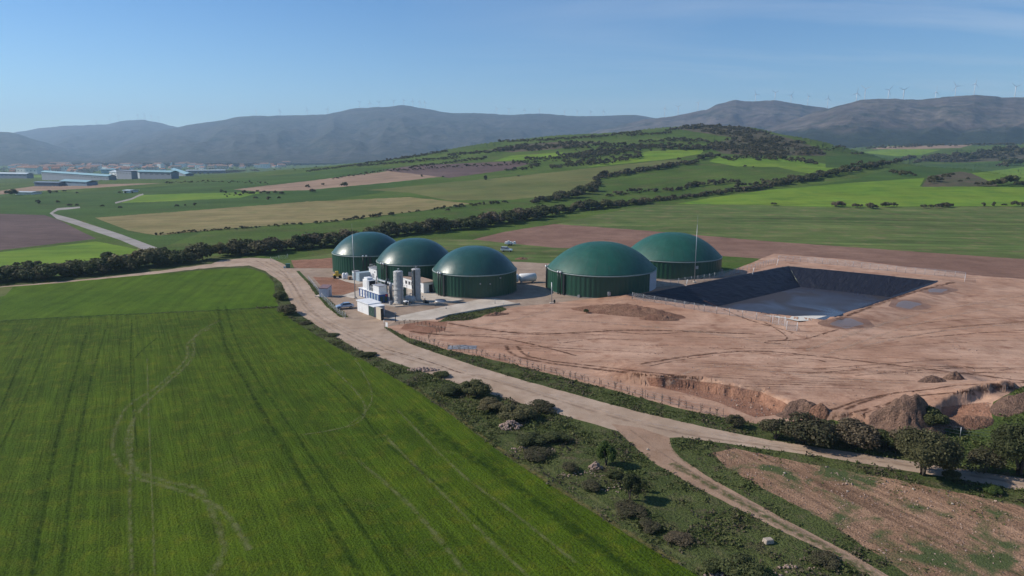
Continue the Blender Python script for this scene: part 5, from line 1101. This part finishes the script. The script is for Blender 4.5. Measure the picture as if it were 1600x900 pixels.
fence([(1216,408),(1262,410),(1320,416),(1400,425),(1508,435)], 'pale chain-link fence on the far bank of the pond, before the ploughed field', 2.2, 3., topbar=True)
fence([(1207,506),(1226,510),(1229,516),(1245,518)], 'broken end of fence with white posts near the puddles', 2.3, 1.9, postr=.06, mat=WHITE, topbar=True)
fence([(1508,435),(1507,441)], 'single fence panel with pale post at the far pond corner', 2.2, 3., mat=WHITE, topbar=True)
fence([(482,438),(492,450),(503,466),(515,478),(527,490),(540,498)], 'low fence between the dirt road and the gravel yard', 1.6, 2.5)
fence([(423,408),(436,406),(450,404)], 'short chain-link fence at the hedge by the road junction', 1.8, 3)
fence([(640,531),(700,546),(780,563),(870,586),(960,609),(1060,637),(1130,652)], 'thin wire fence along the row of withered saplings', 1.6, 3.6, wires=True, postr=.035, mat=POSTW)
fence([(1396,672),(1455,676),(1500,684),(1560,690)], 'thin wire fence on the grass behind the oak', 1.7, 5., wires=True)
for x, y, lb in [(1176,428,'leaning white stake on the pond bank, near the far tank'), (1214,414,'white stake at the back corner of the pond'), (1072,447,'leaning white stake on the pond bank before the mast')]:
    t = empty('marker_stake', at(x, y), 0, lb, 'stake'); MB().tube([(0,0,0),(.35,0,2.2)], .09, 6).build('post', WHITE, t); MB().box((0,0,.06), (.3,.3,.12)).build('foot', WHITE, t)

# withered saplings along the fence
TW = pmat('dry_twigs', (.14,.10,.075), .9, var=.2)
def sapling(seed):
    q = random.Random(seed); root = empty('dry_sapling'); MB().tube([(0,0,-.1),(.02,.02,.5),(q.uniform(-.1,.1),0,1.1)], .05, 5, .02).build('trunk', TW, root); mb = MB()
    for i in range(9):
        a = q.uniform(0, 6.28); z = q.uniform(.3, 1.0); l = q.uniform(.25, .5); mb.tube([(0,0,z),(l*.6*math.cos(a), l*.6*math.sin(a), z+.15),(l*math.cos(a), l*math.sin(a), z+.4)], .03, 4, .012)
    mb.build('twig', TW, root); return root
SP = [sapling(s) for s in range(3)]; used = set()
def put_saplings(pts, label, group, step):
    w = PP([p[0] for p in pts], [p[1] for p in pts])[:, :2]; L0 = [Vector(q) for q in w]
    for a, b in zip(L0, L0[1:]):
        n = max(1, round((b-a).length/step))
        for i in range(n):
            q = a.lerp(b, (i+rnd.uniform(-.2,.2))/n); k = rnd.randrange(3)
            if k in used: o = copy_tree(SP[k])
            else: o = SP[k]; used.add(k); KIDS[o] = list(o.children)
            o.location = (q.x, q.y, G(q.x, q.y)); s = rnd.uniform(.7, 1.25); o.scale = (s,)*3; o.rotation_euler = (0,0,rnd.uniform(0,6.28)); tag(o, label, 'sapling', group)
put_saplings([(642,529),(700,544),(780,561),(870,584),(960,607),(1060,635),(1135,652)], 'withered brown sapling in the row along the dirt road fence', 'withered saplings along the road fence', 1.5)
put_saplings([(625,508),(642,505),(672,511),(694,519),(674,523),(668,533)], 'withered brown sapling in the curved row by the entrance', 'withered saplings in the curved row', 1.4)

# ------------------------------------------------------------------ wind turbines on the ridges
TWH = pmat('turbine_white', (.80,.80,.80), .5, var=.02)
def turbine_proto():
    root = empty('wind_turbine'); MB().tube([(0,0,-1),(0,0,.5),(0,0,1)], .028, 10, .015).build('tower', TWH, root)     # unit height, scaled below
    return root
def turbine(px, hy, rg, back, blade, label, group, tower=64):
    u, Dv, ze = [float(q) for q in rg(px)]; D = Dv+back; a, b, c = [float(q) for q in ray(px, hy)]; z = 43+c/b*D; x = a/b*D
    t = empty('wind_turbine', (x, D, z-tower), rnd.uniform(-.5, .5), label, 'wind turbine', group)
    if 'tw' not in PROTO:
        PROTO['tw'] = MB().tube([(0,0,-40),(0,0,30),(0,0,64)], 2.3, 10, 1.3).build('tower', TWH, t); PROTO['na'] = MB().box((0,1.5,65), (3,9,3)).build('nacelle', TWH, t, .4)
        mb = MB(); mb.add([(-1.0,-.3,1),(1.0,-.3,1),(1.0,.3,1),(-1.0,.3,1),(-1.6,-.2,9),(1.2,-.2,9),(1.2,.2,9),(-1.6,.2,9),(-.3,-.1,39),(.2,-.1,39),(.2,.1,39),(-.3,.1,39)], [(3,2,1,0),(8,9,10,11)]+[(j*4+i, j*4+(i+1) % 4, (j+1)*4+(i+1) % 4, (j+1)*4+i) for j in range(2) for i in range(4)])
        PROTO['bl'] = mb.build('blade', TWH, t); bl = [PROTO['bl']]
        for k in range(2): c_ = PROTO['bl'].copy(); COL.objects.link(c_); c_.parent = t; bl.append(c_)
    else:
        bl = []
        for k in ('tw', 'na'): c_ = PROTO[k].copy(); COL.objects.link(c_); c_.parent = t
        for k in range(3): c_ = PROTO['bl'].copy(); COL.objects.link(c_); c_.parent = t; bl.append(c_)
    r0 = rnd.uniform(0, 2.09)
    for k, q in enumerate(bl): q.location = (0,-3.6,65); q.rotation_euler = (0, r0+k*2.0944, 0); q.scale = (1.25,1.25,blade/39)
for x, y in [(1339,146),(1352.5,139),(1389,141),(1412.5,141),(1462.5,144),(1494,135),(1524,131),(1587.5,136)]: turbine(x, y, RD, 60, 40, 'tall white wind turbine on the nearest brown ridge', 'wind turbines on the nearest ridge')
for x, y in [(1181,147.5),(1211.5,145),(1236.5,149),(1263,151),(1294,154)]: turbine(x, y, RC, 80, 36, 'white wind turbine behind the dark peaked summit', 'wind turbines behind the dark summit')
for x, y in [(1039,169),(1060,167),(1091,161)]: turbine(x, y, RC, 80, 30, 'small white wind turbine in the saddle before the dark summit', 'wind turbines in the saddle')
for x, y in [(562,160),(578,161),(592,160),(615,158),(631,157),(645,158),(656,159),(664,160),(776,170),(795,171),(820,172),(843,172),(882,174),(902,174),(923,175),(943,174),(437,173),(480,172),(512,171),(400,174)]: turbine(x, y, RB, 100, 34, 'tiny pale wind turbine on the long hazy mountain crest', 'wind turbines on the long mountain crest')
for x, y in [(226,179),(237,181),(248,183),(215,180),(185,181),(172,186),(150,188)]: turbine(x, y, RA, 100, 34, 'faint wind turbine on the bluest hills', 'wind turbines on the bluest hills')

# ------------------------------------------------------------------ the town in the plain
TERR = [pmat('terracotta_roof', (.34,.15,.09), .9, var=.1, scale=.2), pmat('brown_roof', (.24,.13,.09), .9, var=.1, scale=.2)]; WLS = [pmat('white_render', (.80,.77,.70), .9, var=.05), pmat('ochre_render', (.60,.48,.35), .9, var=.05), pmat('pinkish_render', (.62,.44,.36), .9, var=.05)]
HP = []
def gable(w, d, h, r, wm, rm, root):
    MB().add([(-w/2,-d/2,-3),(w/2,-d/2,-3),(w/2,d/2,-3),(-w/2,d/2,-3),(-w/2,-d/2,h),(w/2,-d/2,h),(w/2,d/2,h),(-w/2,d/2,h),(-w/2,0,h+r),(w/2,0,h+r)], [(3,2,1,0),(0,1,5,4),(2,3,7,6),(1,2,6,9,5),(3,0,4,8,7),(4,5,9,8),(6,7,8,9)]).build('wall', wm, root)
    e = .4; k = r/(d/2); vs = [(-w/2-e,-d/2-e,h-e*k+.1),(w/2+e,-d/2-e,h-e*k+.1),(w/2+e,0,h+r+.12),(-w/2-e,0,h+r+.12),(w/2+e,d/2+e,h-e*k+.1),(-w/2-e,d/2+e,h-e*k+.1)]
    vs += [(x, y, z+.3) for x, y, z in vs]; MB().add(vs, [(0,3,2,1),(3,5,4,2),(6,7,8,9),(9,8,10,11),(0,1,7,6),(1,2,8,7),(2,4,10,8),(4,5,11,10),(5,3,9,11),(3,0,6,9)]).build('roof', rm, root)
WINM = pmat('dark_window', (.06,.06,.07), .3)
def houseproto(k):
    root = empty('house'); w, d, h = [(15,10,6.5),(20,11,8),(12,10,9),(26,12,11),(11,9,5)][k]; gable(w, d, h, 2.6, WLS[k % 3], TERR[k % 2], root)
    o = MB().box((w*.25,1,h+2.6), (1,1,2)).build('chimney', WLS[0], root)
    for x in (-w*.3, 0, w*.3): MB().box((x,-d/2-.05,h*.55), (1.3,.12,1.6)).build('window', WINM, root)
    return root
for k in range(5): HP.append(houseproto(k))
hu = set(); hs = []
def put_house(px, py, sc, label, group, k=None, rz=None):
    k = rnd.randrange(5) if k is None else k; p = P(px, py)
    if k in hu: o = copy_tree(HP[k])
    else: o = HP[k]; hu.add(k); KIDS[o] = list(o.children)
    o.location = p; o.scale = (sc*rnd.uniform(.85,1.2), sc, sc*rnd.uniform(.85,1.15)); o.rotation_euler = (0,0,rnd.uniform(-.5,.5) if rz is None else rz); tag(o, label, 'house', group)
g = 'houses of the distant town'; lb = 'small terracotta-roofed house in the distant town beyond the warehouses'
for i in range(275):
    t = rnd.random(); x = 20+t*430+rnd.uniform(-5,5); y0 = 268-11*t; put_house(x, y0+rnd.uniform(-7,5)-(2 if 200<x<300 else 0), rnd.uniform(1.2,1.9), lb, g)
for x, y in [(420,247),(428,247.5),(434,246),(440,247),(446,247.5),(452,246.5),(458,246.8),(412,249),(426,252),(465,247),(405,250),(395,252)]: put_house(x, y, 1.1, 'pale house in the hamlet at the mountain foot, east of the town', 'houses of the hamlet', rnd.choice([0,4]))
for x, y, s, lb in [(183,264,1.6,'tall white building in the town, west of the church tower'),(232,262,1.3,'pink and white block of flats left of the grey halls')]: put_house(x, y, s, lb, None, 2)
t = empty('church_tower', P(268, 263), 0, 'slim pale church tower rising above the town roofs', 'tower'); MB().box((0,0,13), (7,7,30)).build('tower_shaft', WLS[0], t); MB().lathe([(5.2,28),(.1,34)], 4).build('roof', TERR[0], t); MB().box((0,-3.6,23), (2,.2,4)).build('window', WINM, t)
t = empty('silo', P(149, 266), 0, 'white T-shaped tower beyond the long warehouse', 'tower'); MB().lathe([(3,0),(3,24)], 16).build('shaft', WHITE, t); MB().box((8,0,25), (38,6,4)).build('conveyor', WHITE, t)
CYR = pmat('pale_turquoise_roof', (.22,.38,.42), .6, var=.05, scale=.05); GRW = pmat('blue_grey_sheet_wall', (.20,.22,.26), .7, var=.06, scale=.05); PR = pmat('pale_sheet_roof', (.50,.56,.58), .6, var=.05, scale=.05)
def hall(x0, x1, y, hpx, dep, label, wm=GRW, rm=CYR, end=True, rise=.22):
    a, b = P(x0, y), P(x1, y); m = mpx((a+b)/2); w = (b-a).to_2d().length; h = hpx*m; c = (a+b)/2; yaw = math.atan2(b.y-a.y, b.x-a.x)
    t = empty('warehouse', (c.x, c.y, (a.z+b.z)/2), yaw, label, 'warehouse'); t2 = empty('shed'); bpy.data.objects.remove(t2)
    MB().box((0, dep/2, h/2-4), (w, dep, h+8)).build('wall', wm, t)
    r = h*rise; vs = [(-w/2-1,-1,h),(w/2+1,-1,h),(w/2+1,dep/2,h+r),(-w/2-1,dep/2,h+r),(w/2+1,dep+1,h),(-w/2-1,dep+1,h)]; vs += [(p_[0], p_[1], p_[2]+.5) for p_ in vs]
    MB().add(vs, [(0,3,2,1),(3,5,4,2),(6,7,8,9),(9,8,10,11),(0,1,7,6),(1,2,8,7),(2,4,10,8),(4,5,11,10),(5,3,9,11),(3,0,6,9)]).build('roof', rm, t)
    if end: MB().box((-w/2+w*.03, -.15, h*.45), (w*.06, .3, h*.9)).build('door', WHITE, t)  # white strip stands for the lighter gable end, not a doorway
    n = max(2, int(w/14))
    for i in range(n): MB().box((-w/2+(i+.5)*w/n, -.12, h*.72), (w/n*.5, .24, h*.1)).build('window', WINM, t)
    return t
hall(-40, 42, 279, 7.5, 16, 'long pale-roofed warehouse cut by the frame edge', rm=PR)
hall(66, 170, 281.5, 9.5, 12, 'longest blue-grey warehouse with a turquoise roof edge', end=False)
hall(54, 92, 291, 5.5, 12, 'small dark blue shed in front of the longest warehouse', pmat('slate_wall', (.13,.17,.22), .7), pmat('slate_roof', (.15,.20,.26), .7), False)
hall(95, 136, 290, 6, 14, 'low blue shed with turquoise roof in front of the longest warehouse', pmat('blue_wall', (.15,.22,.28), .7), CYR, False, .4)
hall(158, 180, 271, 6, 14, 'turquoise hall behind the white warehouse gable', CYR, CYR, False)
hall(172, 184, 279, 10, 20, 'white warehouse gable catching the sun', WHITE, PR, False)
hall(183, 206, 280, 13, 14, 'tallest grey industrial block among the warehouses', rm=GRW, end=False, rise=.03)
hall(200, 213, 276, 8, 20, 'small white hall beside the tallest grey block', WHITE, PR, False)
hall(216, 268, 279.5, 10.5, 14, 'blue-grey warehouse with a white gable end, east of the tallest block')
hall(268, 290, 275, 7, 14, 'dark grey warehouse touching the end of the row', end=False)
hall(291, 352, 271, 4.5, 14, 'long low hall with a pale roof at the east end of the row', rm=PR)
hall(24, 49, 304, 3.2, 12, 'low pale farm shed beside a big round tree on the plain', WLS[0], PR, False)
hall(193, 203, 301, 3, 10, 'tiny white farm shed in a clump of bushes on the plain', WHITE, PR, False)
hall(250, 258, 268, 4, 20, 'small cream hall between warehouses and houses', WLS[0], TERR[0], False)
for k in range(5):
    if k not in hu:
        for c_ in list(HP[k].children): bpy.data.objects.remove(c_)
        bpy.data.objects.remove(HP[k])
for o in SP:
    pass
